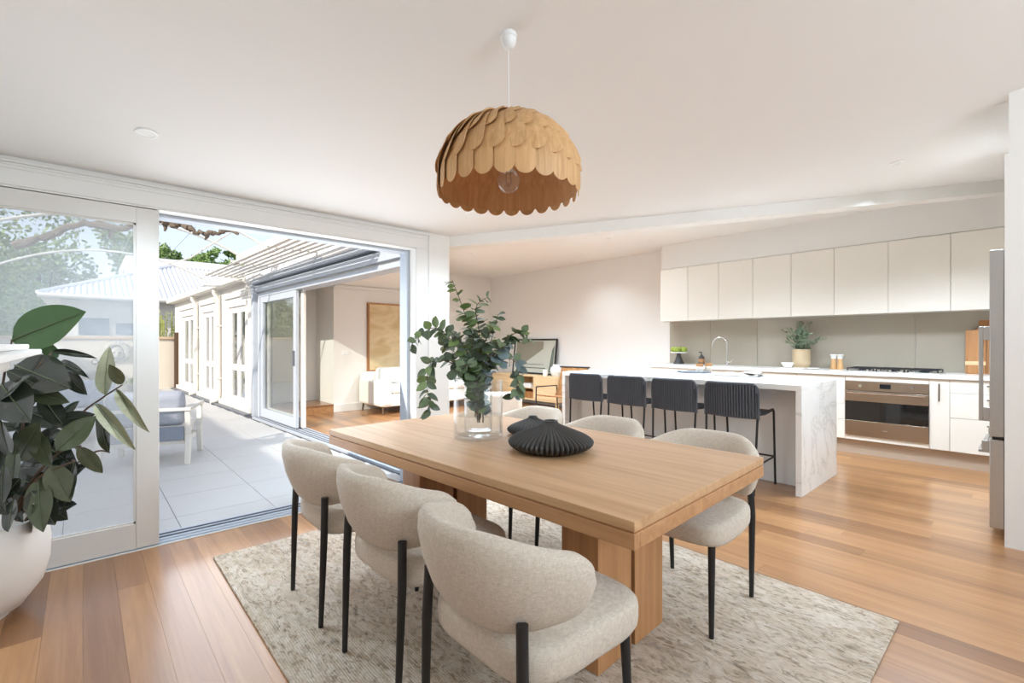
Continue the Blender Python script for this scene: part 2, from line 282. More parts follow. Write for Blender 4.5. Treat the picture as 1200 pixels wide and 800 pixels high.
# ------------------------------------------------------------------ mesh builder
class MB:
    def __init__(s, fn=None): s.v = []; s.f = []; s.fn = fn
    def add(s, vs, fs):
        o = len(s.v); s.v += [tuple(p) for p in vs]; s.f += [tuple(i + o for i in f) for f in fs]; return s
    def box(s, x0, x1, y0, y1, z0, z1):
        s.add([(x0, y0, z0), (x1, y0, z0), (x1, y1, z0), (x0, y1, z0), (x0, y0, z1), (x1, y0, z1), (x1, y1, z1), (x0, y1, z1)],
              [(3, 2, 1, 0), (4, 5, 6, 7), (0, 1, 5, 4), (1, 2, 6, 5), (2, 3, 7, 6), (3, 0, 4, 7)])
        return s
    def prism(s, poly, z0, z1):
        """poly: list of (x,y); z0,z1 number or function(x,y)"""
        n = len(poly); f0 = z0 if callable(z0) else (lambda x, y: z0); f1 = z1 if callable(z1) else (lambda x, y: z1)
        vs = [(x, y, f0(x, y)) for x, y in poly] + [(x, y, f1(x, y)) for x, y in poly]
        s.add(vs, [tuple(reversed(range(n))), tuple(range(n, 2 * n))] + [(i, (i + 1) % n, n + (i + 1) % n, n + i) for i in range(n)])
        return s
    def tube(s, path, rad, n=8, cap=True):
        path = [Vector(p) for p in path]; k = len(path)
        if not hasattr(rad, '__len__'): rad = [rad] * k
        vs = []; fs = []; prev = None
        for i, p in enumerate(path):
            t = (path[min(i + 1, k - 1)] - path[max(i - 1, 0)]).normalized()
            if prev is None:
                a = Vector((0, 0, 1)) if abs(t.z) < 0.9 else Vector((1, 0, 0)); nx = t.cross(a).normalized()
            else:
                nx = (prev - t * prev.dot(t)).normalized()
            prev = nx; ny = t.cross(nx)
            for j in range(n):
                q = 2 * PI * j / n; vs.append(p + (nx * math.cos(q) + ny * math.sin(q)) * rad[i])
        for i in range(k - 1):
            for j in range(n): fs.append((i * n + j, i * n + (j + 1) % n, (i + 1) * n + (j + 1) % n, (i + 1) * n + j))
        if cap: fs.append(tuple(reversed(range(n)))); fs.append(tuple(range((k - 1) * n, k * n)))
        s.add(vs, fs); return s
    def lathe(s, prof, n=32, c=(0, 0, 0), fr=None):
        vs = []; fs = []; k = len(prof)
        for i, (r, z) in enumerate(prof):
            for j in range(n):
                q = 2 * PI * j / n; rr = fr(r, z, q, i) if fr else r
                vs.append((c[0] + rr * math.cos(q), c[1] + rr * math.sin(q), c[2] + z))
        for i in range(k - 1):
            for j in range(n): fs.append((i * n + j, i * n + (j + 1) % n, (i + 1) * n + (j + 1) % n, (i + 1) * n + j))
        if prof[0][0] > 1e-5: fs.append(tuple(reversed(range(n))))
        if prof[-1][0] > 1e-5: fs.append(tuple(range((k - 1) * n, k * n)))
        s.add(vs, fs); return s
    def sphere(s, c, r, n=12, m=8, sc=(1, 1, 1)):
        vs = [(c[0], c[1], c[2] - r * sc[2])]
        for i in range(1, m):
            a = -PI / 2 + PI * i / m
            for j in range(n):
                q = 2 * PI * j / n; vs.append((c[0] + r * sc[0] * math.cos(a) * math.cos(q), c[1] + r * sc[1] * math.cos(a) * math.sin(q), c[2] + r * sc[2] * math.sin(a)))
        vs.append((c[0], c[1], c[2] + r * sc[2])); t = len(vs) - 1; fs = []
        for j in range(n): fs.append((0, 1 + (j + 1) % n, 1 + j)); fs.append((t, t - n + j, t - n + (j + 1) % n))
        for i in range(m - 2):
            for j in range(n): fs.append((1 + i * n + j, 1 + i * n + (j + 1) % n, 1 + (i + 1) * n + (j + 1) % n, 1 + (i + 1) * n + j))
        s.add(vs, fs); return s
    def grid(s, pts, nu, nv):
        fs = [(i * nv + j, (i + 1) * nv + j, (i + 1) * nv + j + 1, i * nv + j + 1) for i in range(nu - 1) for j in range(nv - 1)]
        s.add(pts, fs); return s
    def mesh(s, name, smooth=False, angle=35):
        me = D.meshes.new(name)
        vs = [s.fn(Vector(p)) for p in s.v] if s.fn else s.v
        me.from_pydata([tuple(p) for p in vs], [], s.f); me.update()
        if smooth:
            me.shade_smooth()
            try: me.set_sharp_from_angle(angle=R_(angle))
            except Exception: pass
        return me
    def build(s, name, material, parent=None, smooth=False, bevel=0, seg=2, loc=None, angle=35, sub=0, **tags):
        me = s.mesh(name, smooth or bevel > 0, angle)
        return obj(name, me, material, parent, bevel, seg, loc, sub, **tags)

def obj(name, me, material=None, parent=None, bevel=0, seg=2, loc=None, sub=0, label=None, cat=None, group=None, kind=None):
    if material is not None and not me.materials: me.materials.append(M[material] if isinstance(material, str) else material)
    o = D.objects.new(name, me); COL.objects.link(o)
    if parent is not None: o.parent = parent
    if loc is not None: o.location = loc
    if bevel:
        b = o.modifiers.new('bevel', 'BEVEL'); b.width = bevel; b.segments = seg; b.limit_method = 'ANGLE'; b.angle_limit = R_(40)
    if sub:
        q = o.modifiers.new('subdivision', 'SUBSURF'); q.levels = sub; q.render_levels = sub
    tag(o, label, cat, group, kind)
    return o
def tag(o, label=None, cat=None, group=None, kind=None):
    if label: o['label'] = label
    if cat: o['category'] = cat
    if group: o['group'] = group
    if kind: o['kind'] = kind
    return o
def thing(name, label, cat, loc=(0, 0, 0), rz=0.0, group=None, kind=None):
    o = D.objects.new(name, None); COL.objects.link(o); o.location = loc; o.rotation_euler = (0, 0, rz); o.empty_display_size = 0.1
    return tag(o, label, cat, group, kind)
def dup(root, loc, rz, label=None, group=None):
    def cp(o, par):
        c = o.copy(); COL.objects.link(c); c.parent = par
        for ch in o.children: cp(ch, c)
        return c
    r = cp(root, None); r.location = loc; r.rotation_euler = (0, 0, rz)
    return tag(r, label, None, group)
def bx(name, m, x0, x1, y0, y1, z0, z1, parent=None, bevel=0, **k):
    return MB().box(x0, x1, y0, y1, z0, z1).build(name, m, parent, bevel=bevel, **k)
def S(name, m, label, *boxes, bevel=0, cat='wall', parent=None):
    mb = MB()
    for b in boxes: mb.box(*b)
    if parent is not None: return mb.build(name, m, parent, bevel=bevel)
    return mb.build(name, m, None, bevel=bevel, label=label, cat=cat, kind='structure')

# key planes (metres)
YW, YO = 3.64, 3.84          # courtyard-door wall, inner and outer face
XL, XK = -0.78, 7.05         # wall behind the mantel, kitchen wall
YR = -2.6                    # wall behind the camera
YB = 8.5                     # living-room end wall
CK = 2.77                    # kitchen ceiling
OP0, OP1 = -0.86, 2.16       # patio opening along X
XN = 4.19                    # fridge nib
def zc(x, y): return 2.24 + 0.153 * (YW - y)   # raked dining ceiling
def WU(y): return 2.34 - 0.0367 * (y - 6.4)    # outer face of the courtyard wing

# ------------------------------------------------------------------ STRUCTURE: floor with planks
fl = S('floor', 'subfloor', 'oak strip floor running through dining room and kitchen', (XL, 7.05, YR, YW + 0.02, -0.1, -0.012), (2.5, 7.05, YW + 0.02, YB + 1.2, -0.1, -0.012), cat='floor')
pm = MB().box(-0.5, 0.5, 0, 1, -1, 0).mesh('plank')
W = 0.13
x = XL; row = 0
while x < 7.0:
    x1 = min(x + W, 7.05)
    y_end = YW if x1 < 2.58 else YB
    y = -0.75 - random.random() * 0.9
    if x1 < 0.3: y = 0.2 + random.random() * 0.5
    while y < y_end - 0.01:
        L_ = random.choice([1.5, 1.9, 2.3, 2.7]) + random.random() * 0.5
        y2 = min(y + L_, y_end)
        if y_end - y2 < 0.35: y2 = y_end
        if not (x1 > XN and y2 < 0.0):
            o = obj('plank', pm, 'plank', fl)
            o.location = ((x + x1) / 2, y, 0); o.scale = (x1 - x - 0.0007, y2 - y - 0.0007, 0.0119)
        y = y2
    x = x1; row += 1

# ------------------------------------------------------------------ STRUCTURE: walls and ceilings
S('wall_courtyard', 'wall', 'white wall around the wide patio opening', (OP1 + 0.0, 2.52, YW, YO, 0, 2.4), (OP0, OP1, YW, YO, 2.085, 2.4), (XL - 0.2, OP0, YW, YO, 0, 2.4))
MB().prism([(XL - 0.2, YR - 0.2), (XL, YR - 0.2), (XL, YW), (XL - 0.2, YW)], 0, lambda x, y: zc(x, y) + 0.15).build('wall_left', 'wall', label='white wall with mantel beside the rubber plant', cat='wall', kind='structure')
S('wall_rear', 'wall', 'white wall with an added high window behind the dining area', (XL - 0.2, 0.6, YR - 0.2, YR, 0, 3.3), (3.1, XN + 0.16, YR - 0.2, YR, 0, 3.3), (0.6, 3.1, YR - 0.2, YR, 0, 1.8), (0.6, 3.1, YR - 0.2, YR, 2.9, 3.3))
S('wall_fridge', 'wall', 'white nib wall beside the steel fridge', (XN, XN + 0.14, YR, 0.116, 0, 2.41), (XN + 0.012, XN + 0.14, YR, 0.098, 2.41, 3.3))
S('wall_kitchen', 'wall', 'long white wall behind the kitchen cabinets', (XK, XK + 0.2, -0.9, YB + 1.4, 0, 2.9))
S('wall_kitchen_end', 'wall', 'white wall behind the fridge', (XN + 0.14, XK, -0.9, -0.7, 0, 2.9))
S('wall_living', 'wall', 'white living room wall with the framed painting', (3.36, XK, YB, YB + 0.15, 0, 2.9))
S('wall_hall', 'wall', 'white hallway wall beyond the timber step', (3.36, 3.5, YB + 0.15, YB + 1.0, 0, 2.9), (2.2, 3.36, YB + 0.86, YB + 1.0, 0, 2.9), cat='wall')
BEAM0, BEAM1 = Vector((2.52, YW, 0)), Vector((6.35, 0.17, 0))
bd = (BEAM1 - BEAM0).normalized(); bn = Vector((bd.y * -1, bd.x, 0))
if bn.x < 0: bn = -bn
o = MB().prism([(XL - 0.1, YR - 0.1), (XN + 0.1, YR - 0.1), (XN + 0.1, 0.1), (6.5, 0.1), (6.35, 0.17), (2.52, YW), (2.52, YW + 0.1), (XL - 0.1, YW + 0.1)], zc, lambda x, y: zc(x, y) + 0.12)
o.build('ceiling', 'ceiling', label='white raked ceiling over the dining table', cat='ceiling', kind='structure')
MB().prism([(2.3, YW + 0.02), (2.54, YW + 0.02), (6.35, 0.18), (XN + 0.13, 0.18), (XN + 0.13, -0.9), (7.1, -0.9), (7.1, YB + 1.4), (2.1, YB + 1.4)], CK, CK + 0.1).build('ceiling', 'ceiling', label='flat white ceiling over kitchen and living area', cat='ceiling', kind='structure')
b0, b1, off = BEAM0, BEAM1, bn * 0.11
MB().prism([(b0.x, b0.y), (b1.x, b1.y), (b1.x + off.x, b1.y + off.y), (b0.x + off.x, b0.y + off.y)], lambda x, y: zc(x, y) - 0.095 - 0.005 * (x - 2.5), CK + 0.05).build('trim_1', 'wall', label='white ceiling beam between dining room and kitchen', cat='beam', kind='structure')
MB().prism([(2.36, YO), (2.9, 4.2), (5.6, 8.15), (5.6, YB), (2.2, YB), (2.3, YO)], 2.32, CK).build('ceiling', 'ceiling', label='lowered white ceiling inside the courtyard slider', cat='ceiling', kind='structure')
MB().prism([(2.15, YB), (3.36, YB), (3.36, YB + 1.0), (2.15, YB + 1.0)], 2.32, CK).build('ceiling', 'ceiling', label='lowered white ceiling over the hallway step', cat='ceiling', kind='structure')
# unseen rear window frame and panes, added to bring light from behind the camera
wn1 = thing('added_window_1', 'added unseen high white framed window behind the dining area', 'window', kind='structure')
MB().box(0.6, 3.1, YR - 0.12, YR - 0.06, 1.8, 1.85).box(0.6, 3.1, YR - 0.12, YR - 0.06, 2.85, 2.9).box(0.6, 0.65, YR - 0.12, YR - 0.06, 1.85, 2.85).box(3.05, 3.1, YR - 0.12, YR - 0.06, 1.85, 2.85).box(1.83, 1.87, YR - 0.12, YR - 0.06, 1.85, 2.85).build('window_frame', 'trim', wn1)
for a_, b_ in ((0.65, 1.83), (1.87, 3.05)): MB().box(a_, b_, YR - 0.093, YR - 0.087, 1.85, 2.85).build('pane', 'glass2', wn1)
# roof over the dining room so that only openings let daylight in
MB().prism([(XL - 0.3, YR - 0.3), (2.4, YR - 0.3), (2.4, YO + 0.05), (XL - 0.3, YO + 0.05)], lambda x, y: zc(x, y) + 0.19, lambda x, y: zc(x, y) + 0.27).build('roof_1', 'roofwhite', label='raked roof above the dining room', cat='roof', kind='structure')
# casing and header mouldings of the patio opening
cs = thing('trim_2', 'white moulded casing around the patio opening', 'trim', kind='structure')
MB().box(OP0, OP1 + 0.12, YW - 0.018, YW, 2.085, 2.205).build('head_casing', 'trim', cs, bevel=0.003)
MB().box(OP1, OP1 + 0.12, YW - 0.018, YW, 0, 2.085).build('side_casing', 'trim', cs, bevel=0.003)
for k, (a, h, d) in enumerate([(2.205, 0.012, 0.026), (2.19, 0.006, 0.022), (2.172, 0.006, 0.022)]):
    MB().box(OP0, OP1 + 0.135, YW - d, YW, a, a + h).build('moulding', 'trim', cs, bevel=0.002)
MB().box(OP1 + 0.12, OP1 + 0.135, YW - 0.026, YW, 0, 2.2).build('moulding', 'trim', cs, bevel=0.002)
MB().box(OP1 - 0.004, OP1 + 0.02, YW - 0.01, YW + 0.09, 0, 2.09).build('jamb_lining', 'trim', cs)
MB().box(OP0, OP1, YW - 0.01, YW + 0.09, 2.075, 2.1).build('head_lining', 'trim', cs)
MB().box(OP1 - 0.03, OP1 + 0.02, YW + 0.095, YO + 0.02, 0, 2.09).build('outer_jamb', 'greyframe', cs, bevel=0.003)
MB().box(OP0, OP1, YW + 0.1, YO + 0.02, 2.055, 2.1).build('outer_head', 'greyframe', cs, bevel=0.003)
sl_ = thing('trim_3', 'aluminium sliding door track in the patio threshold', 'threshold', kind='structure')
MB().box(OP0, OP1, YW - 0.012, YO + 0.03, -0.06, 0.004).build('sill', 'greyframe', sl_)
for yy in (3.648, 3.70, 3.755, 3.81): MB().box(OP0, OP1, yy, yy + 0.008, 0.004, 0.012).build('track_rail', 'darkgrey' if yy > 3.7 else 'greyframe', sl_)
MB().box(OP0, OP1, YW - 0.022, YW - 0.012, -0.005, 0.006).build('edge_strip', 'trim', sl_)
# ceiling/wall shadow-line cornices and skirtings
S('baseboard_living', 'trim', 'white skirting board below the painting', (3.36, XK, YB - 0.018, YB, 0, 0.14), cat='baseboard', bevel=0.004)
S('baseboard_kitchen', 'trim', 'white skirting board behind the sideboard', (XK - 0.018, XK, 3.97, YB - 0.018, 0, 0.14), cat='baseboard', bevel=0.004)
S('trim_4', 'trim', 'white cornice above the painting', (3.36, 5.6, YB - 0.06, YB, 2.26, 2.32), cat='cornice', bevel=0.02)
S('trim_5', 'wall', 'white bulkhead above the wall cabinets', (6.715, XK, -0.7, 3.91, 2.40, CK), cat='bulkhead')

# sliding glass leaf (stacked to the side of the opening)
dr = thing('door_1', 'white framed sliding glass door leaf behind the rubber plant', 'door', kind='structure')
def leaf(parent, x0, x1, y0, y1, z1, st, tr, br, fm, gm):
    MB().box(x0, x0 + st, y0, y1, 0.012, z1).build('stile', fm, parent, bevel=0.003)
    MB().box(x1 - st, x1, y0, y1, 0.012, z1).build('stile', fm, parent, bevel=0.003)
    MB().box(x0 + st, x1 - st, y0, y1, z1 - tr, z1).build('top_rail', fm, parent)
    MB().box(x0 + st, x1 - st, y0, y1, 0.012, 0.012 + br).build('bottom_rail', fm, parent)
    MB().box(x0 + st, x1 - st, (y0 + y1) / 2 - 0.003, (y0 + y1) / 2 + 0.003, 0.012 + br, z1 - tr).build('pane', gm, parent)
    MB().box(x0 + st, x1 - st, y0 + 0.008, y0 + 0.018, 0.012 + br, 0.024 + br).box(x0 + st, x1 - st, y0 + 0.008, y0 + 0.018, z1 - tr - 0.012, z1 - tr).box(x1 - st - 0.012, x1 - st, y0 + 0.008, y0 + 0.018, 0.012 + br, z1 - tr).build('glazing_bead', fm, parent)
leaf(dr, OP0 + 0.01, 0.35, YW - 0.008, YW + 0.036, 2.07, 0.112, 0.095, 0.15, 'doorwhite', 'glass')

# ------------------------------------------------------------------ RUG
MB().box(0.56, 2.70, 0.40, 3.20, 0.0, 0.011).build('area_rug', 'rug', bevel=0.004, label='distressed grey and beige woven rug under the dining table', cat='rug')
RZ = 0.011

# ------------------------------------------------------------------ DINING TABLE
TA = R_(2.4)
tb = thing('dining_table', 'long oak dining table with grooved edge on slab legs', 'table', (1.635, 1.77, RZ), TA)
tw, tl, th = 0.535, 1.0, 0.75 - RZ
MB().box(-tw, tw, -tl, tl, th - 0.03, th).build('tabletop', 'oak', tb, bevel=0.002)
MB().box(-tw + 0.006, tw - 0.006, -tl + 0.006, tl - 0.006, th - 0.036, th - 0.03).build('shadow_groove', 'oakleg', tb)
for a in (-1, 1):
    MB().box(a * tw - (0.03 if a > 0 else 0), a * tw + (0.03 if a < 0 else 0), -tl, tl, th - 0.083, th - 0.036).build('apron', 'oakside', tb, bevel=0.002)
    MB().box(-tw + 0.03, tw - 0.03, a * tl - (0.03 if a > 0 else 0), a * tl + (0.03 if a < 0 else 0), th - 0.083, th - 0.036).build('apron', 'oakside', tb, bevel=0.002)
for a in (-1, 1):
    for k in (-1, 1):
        x0, x1 = (-0.245, -0.014) if k < 0 else (0.014, 0.245)
        y0, y1 = (-0.675, -0.5) if a < 0 else (0.5, 0.675)
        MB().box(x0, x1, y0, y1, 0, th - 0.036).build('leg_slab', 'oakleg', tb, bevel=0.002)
    MB().box(-0.014, 0.014, a * 0.59 - 0.05, a * 0.59 + 0.05, 0.0, th - 0.09).build('spacer', 'black', tb)

# ------------------------------------------------------------------ DINING CHAIRS
def lerp(a, b, t): return a + (b - a) * t
def sm(t): t = max(0, min(1, t)); return t * t * (3 - 2 * t)
def back_mesh():
    """curved padded back: sits at -Y (rear), wings wrap forward (+Y)"""
    mb = MB(); NS, NC = 44, 14; pts = []
    a, b = 0.25, 0.285
    for i in range(NS + 1):
        s = -1 + 2 * i / NS; th = s * R_(84)
        e = abs(s)
        end = math.sqrt(max(0.0, 1 - max(0, (e - 0.80) / 0.20) ** 2.2))
        ztop = 0.775 - 0.07 * sm((e - 0.2) / 0.8); zbot = 0.495 + 0.03 * sm((e - 0.3) / 0.6)
        zm = (ztop + zbot) / 2 + 0.005 * e; hh = (ztop - zbot) / 2 * max(end, 0.04)
        tk = 0.036 * max(end, 0.25) ** 0.6
        cx, cy = math.sin(th), -math.cos(th)
        px = a * math.copysign(abs(cx) ** 0.88, cx); py = b * math.copysign(abs(cy) ** 0.9, cy)
        nx, ny = cx / a, cy / b; nl = math.hypot(nx, ny); nx /= nl; ny /= nl
        for j in range(NC):
            q = 2 * PI * j / NC
            cz, ct = math.sin(q), math.cos(q)
            dz = hh * math.copysign(abs(cz) ** 0.75, cz); dt = tk * math.copysign(abs(ct) ** 0.8, ct)
            flare = 0.042 * (dz / 0.14) * (1 - 0.35 * e)
            bul = 0.012 * (1 - (dz / 0.14) ** 2) if ct > 0 else 0
            pts.append((px + nx * (dt + flare + bul), py + ny * (dt + flare + bul), zm + dz))
    fs = [(i * NC + j, (i + 1) * NC + j, (i + 1) * NC + (j + 1) % NC, i * NC + (j + 1) % NC) for i in range(NS) for j in range(NC)]
    fs += [tuple(range(NC)), tuple(reversed(range(NS * NC, NS * NC + NC)))]
    mb.add(pts, fs); return mb
def seat_mesh():
    mb = MB(); n = 48; rings = []
    def outline(q, g):
        c, s_ = math.cos(q), math.sin(q); e = 0.38
        hx = 0.255 if s_ > 0 else 0.25
        x = hx * math.copysign(abs(c) ** e, c); y = (0.262 if s_ > 0 else 0.24) * math.copysign(abs(s_) ** (e if s_ > 0 else 0.7), s_)
        return x * g, y * g
    prof = [(0.0, 0.383), (0.90, 0.383), (0.965, 0.387), (0.992, 0.40), (1.0, 0.42), (1.0, 0.448), (0.99, 0.464), (0.96, 0.475), (0.9, 0.481), (0.6, 0.486), (0.0, 0.487)]
    pts = []
    for g, z in prof:
        for k in range(n):
            x, y = outline(2 * PI * k / n, max(g, 0.001)); pts.append((x, y, z))
    fs = [(i * n + k, i * n + (k + 1) % n, (i + 1) * n + (k + 1) % n, (i + 1) * n + k) for i in range(len(prof) - 1) for k in range(n)]
    mb.add(pts, fs); return mb
def make_chair(label, loc, rz):
    c = thing('dining_chair', label, 'chair', loc, rz, 'cream upholstered chairs around the dining table')
    seat_mesh().build('seat', 'boucle', c, smooth=True, angle=60)
    back_mesh().build('backrest', 'boucle', c, smooth=True, angle=70)
    for sx in (-1, 1):
        MB().tube([(sx * 0.205, -0.255, 0), (sx * 0.212, -0.243, 0.40), (sx * 0.205, -0.238, 0.56)], [0.0105, 0.0155, 0.0155], 14).build('leg', 'black', c, smooth=True)
        MB().tube([(sx * 0.205, 0.215, 0), (sx * 0.198, 0.195, 0.40)], [0.0105, 0.016], 14).build('leg', 'black', c, smooth=True)
        MB().box(sx * 0.205 - 0.008, sx * 0.205 + 0.008, -0.18, 0.18, 0.386, 0.402).build('seat_rail', 'black', c)
    return c
CH = 'cream dining chair, '
ch0 = make_chair(CH + 'door-side row, at the end farthest from the glass doors', (1.02, 1.03, RZ + 0.002), -PI / 2)
for (x, y, rz, l) in [(1.04, 1.66, -PI / 2 + 0.03, 'middle of the row nearest the glass doors'), (1.03, 2.285, -PI / 2 - 0.03, 'door-side row, end beside the patio opening'),
                      (2.16, 1.12, PI / 2 + 0.04, 'island-side row, end farthest from the eucalyptus vase'), (2.18, 1.75, PI / 2 + 0.02, 'middle of the row facing away from the stools'), (2.18, 2.38, PI / 2 - 0.02, 'island-side row, end behind the eucalyptus vase')]:
    dup(ch0, (x, y, RZ + 0.002), rz, CH + l)

# ------------------------------------------------------------------ THINGS ON THE TABLE
TZ = 0.7505
vz = thing('glass_vase', 'clear glass cylinder vase holding water and eucalyptus on the table', 'vase', (1.56, 1.985, TZ))
MB().lathe([(0.0, 0), (0.124, 0), (0.13, 0.006), (0.13, 0.30), (0.128, 0.303), (0.125, 0.30), (0.124, 0.024), (0.11, 0.017), (0, 0.016)], 48).build('vase_wall', 'vaseglass', vz, smooth=True)
MB().lathe([(0.0, 0.018), (0.10, 0.018), (0.122, 0.028), (0.1235, 0.12), (0, 0.1205)], 40).build('water', 'water', vz, smooth=True)
MB().lathe([(0.070, 0.03), (0.072, 0.36), (0.0735, 0.362), (0.075, 0.36), (0.073, 0.03)], 36).build('inner_sleeve', 'vaseglass', vz, smooth=True)

def catmull(pts, n):
    out = []
    P_ = [pts[0]] + pts + [pts[-1]]
    for i in range(1, len(P_) - 2):
        for k in range(n):
            t = k / n; a, b, c, d = P_[i - 1], P_[i], P_[i + 1], P_[i + 2]
            out.append(0.5 * ((2 * b) + (c - a) * t + (2 * a - 5 * b + 4 * c - d) * t * t + (3 * b - a - 3 * c + d) * t ** 3))
    out.append(pts[-1]); return out
def ribbed_vase(label, loc, R, H, n=52):
    t = MB(); cp = [Vector((a, b, 0)) for a, b in ((.52, 0), (.78, .05), (.94, .16), (1.0, .29), (.97, .38), (.85, .50), (.66, .62), (.46, .735), (.31, .82), (.21, .89), (.165, .95), (.17, 1.0))]
    pr = catmull(cp, 3); prof = [(0.0, 0.0)] + [(p.x * R, p.y * H) for p in pr] + [(R * 0.13, H), (R * 0.11, H * 0.9), (0, H * 0.9)]; K = len(pr)
    def fr(r, z, q, i):
        if i == 0 or i >= K - 2: return r
        return r * (1 - 0.10 * min(1, i / 4) * min(1, (K - 2 - i) / 8) * (1 - abs(math.sin(q * n / 2))) ** 1.0)
    o = t.lathe(prof, n * 8, (0, 0, 0), fr).build('ribbed_vase', 'blackclay', smooth=True, angle=60, loc=loc, label=label, cat='vase', group='black ribbed vases on the dining table')
    return o
ribbed_vase('large squat black ribbed vase in front of a smaller one', (1.625, 1.52, TZ), 0.2, 0.138)
ribbed_vase('small squat black ribbed vase half hidden behind the larger one', (1.83, 1.845, TZ), 0.142, 0.10, 40)

def leaf_mesh(name, L_, W_, fold=0.15, droop=0.1, nl=8, nw=4, shape=0.8, tip=0.0):
    """leaf along +X from the origin, facing +Z"""
    pts = []
    for i in range(nl + 1):
        s = i / nl; hw = W_ / 2 * (math.sin(PI * min(1, s ** shape)) ** 0.75 if 0 < s < 1 else 0.02)
        for j in range(nw + 1):
            q = -1 + 2 * j / nw
            pts.append((L_ * s, hw * q, fold * abs(q) * hw - droop * L_ * s * s + 0.015 * L_ * math.sin(s * 9) * q * q))
    mb = MB(); mb.grid(pts, nl + 1, nw + 1)
    return mb.mesh(name, True, 80)
def orient(base, tip, nrm):
    x = (tip - base); L_ = x.length; x.normalize(); n = (nrm - x * nrm.dot(x)).normalized(); y = n.cross(x)
    m = Matrix((x, y, n)).transposed().to_4x4(); m.translation = base
    return m, L_

# eucalyptus
eu = thing('eucalyptus_bunch', 'bushy bunch of round-leaved eucalyptus standing in the glass vase', 'plant', (1.56, 1.985, TZ))
EUB = Vector((1.56, 1.985, TZ))
stems = [
    [(562, 495, 0), (560, 445, 0), (556, 402, 0), (545, 368, 0), (530, 328, .02)],
    [(560, 490, .02), (561, 440, .02), (562, 395, .03), (558, 360, .04), (572, 348, .05)],
    [(557, 488, 0), (556, 440, -.02), (532, 402, -.06), (508, 384, -.1), (483, 403, -.12)],
    [(560, 495, -.02), (552, 440, -.06), (526, 424, -.1), (506, 424, -.14), (500, 448, -.15), (504, 480, -.15)],
    [(563, 490, .02), (566, 440, .03), (590, 402, .05), (610, 388, .06), (620, 400, .06)],
    [(566, 495, .02), (569, 440, .04), (594, 420, .08), (608, 432, .1), (603, 462, .1)],
    [(560, 492, -.03), (561, 440, -.05), (565, 408, -.1), (578, 384, -.13)],
    [(558, 485, -.03), (557, 440, -.06), (545, 408, -.12), (527, 388, -.15)],
    [(562, 490, .03), (563, 440, .06), (575, 400, .12), (584, 368, .14)],
    [(560, 490, -.04), (558, 450, -.07), (548, 428, -.13), (535, 440, -.16)],
    [(563, 490, .0), (564, 442, -.02), (582, 412, -.08), (600, 402, -.1)],
    [(561, 492, .0), (560, 442, -.04), (553, 415, -.1), (556, 385, -.12)],
    [(561, 492, .02), (560, 442, .03), (540, 418, .06), (520, 405, .1)],
]
lm = [leaf_mesh('leaf', 0.047, 0.043, 0.12, 0.12, 5, 4, 0.9), leaf_mesh('leaf', 0.036, 0.033, 0.18, 0.2, 5, 4, 0.9), leaf_mesh('leaf', 0.052, 0.03, 0.2, 0.25, 5, 4, 0.85)]
emeshes = []
for m_ in lm:
    for k in ('euc1', 'euc2', 'euc3', 'euc4'):
        q = m_.copy(); q.materials.clear(); q.materials.append(M[k]); emeshes.append(q)
rnd = random.Random(3)
for si, st in enumerate(stems):
    pts = catmull([P(px, py, 2.52 + dd) - EUB for px, py, dd in st], 8)
    MB().tube(pts, [lerp(0.0035, 0.0012, i / len(pts)) for i in range(len(pts))], 6).build('stem', 'brown', eu, smooth=True)
    acc = 0
    for i in range(2, len(pts)):
        acc += (pts[i] - pts[i - 1]).length
        gap = 0.0165
        below = pts[i].z < 0.14
        if acc > gap * (1.6 if below else 1) :
            acc = 0; t = (pts[i] - pts[i - 1]).normalized()
            for sd in (0, 1):
                ang = rnd.random() * 2 * PI; 
                pv = t.orthogonal().normalized(); pv.rotate(Matrix.Rotation(ang + sd * PI, 3, t))
                if below and (pts[i] + pv * 0.06).xy.length > 0.112: continue
                frac = i / len(pts)
                which = 0 if frac < 0.8 else 1
                if si in (3, 5) and frac > 0.45: which = 2
                kk = rnd.choice([0, 0, 1, 1, 2] if si not in (5, 10) else [0, 1, 3, 3])
                if si == 0 and frac > .6: kk = rnd.choice([0, 2])
                dr_ = (pv + t * 0.5 + Vector((0, 0, -0.15))).normalized()
                nrm = (t * 0.6 + Vector((rnd.uniform(-.7, .7), rnd.uniform(-.7, .7), 0.6)) - FW * 0.6).normalized()
                m_, _ = orient(pts[i], pts[i] + dr_, nrm)
                o = obj('leaf', emeshes[which * 4 + kk], None, eu); sc = rnd.uniform(1.0, 1.55)
                o.matrix_local = m_ @ Matrix.Scale(sc, 4)

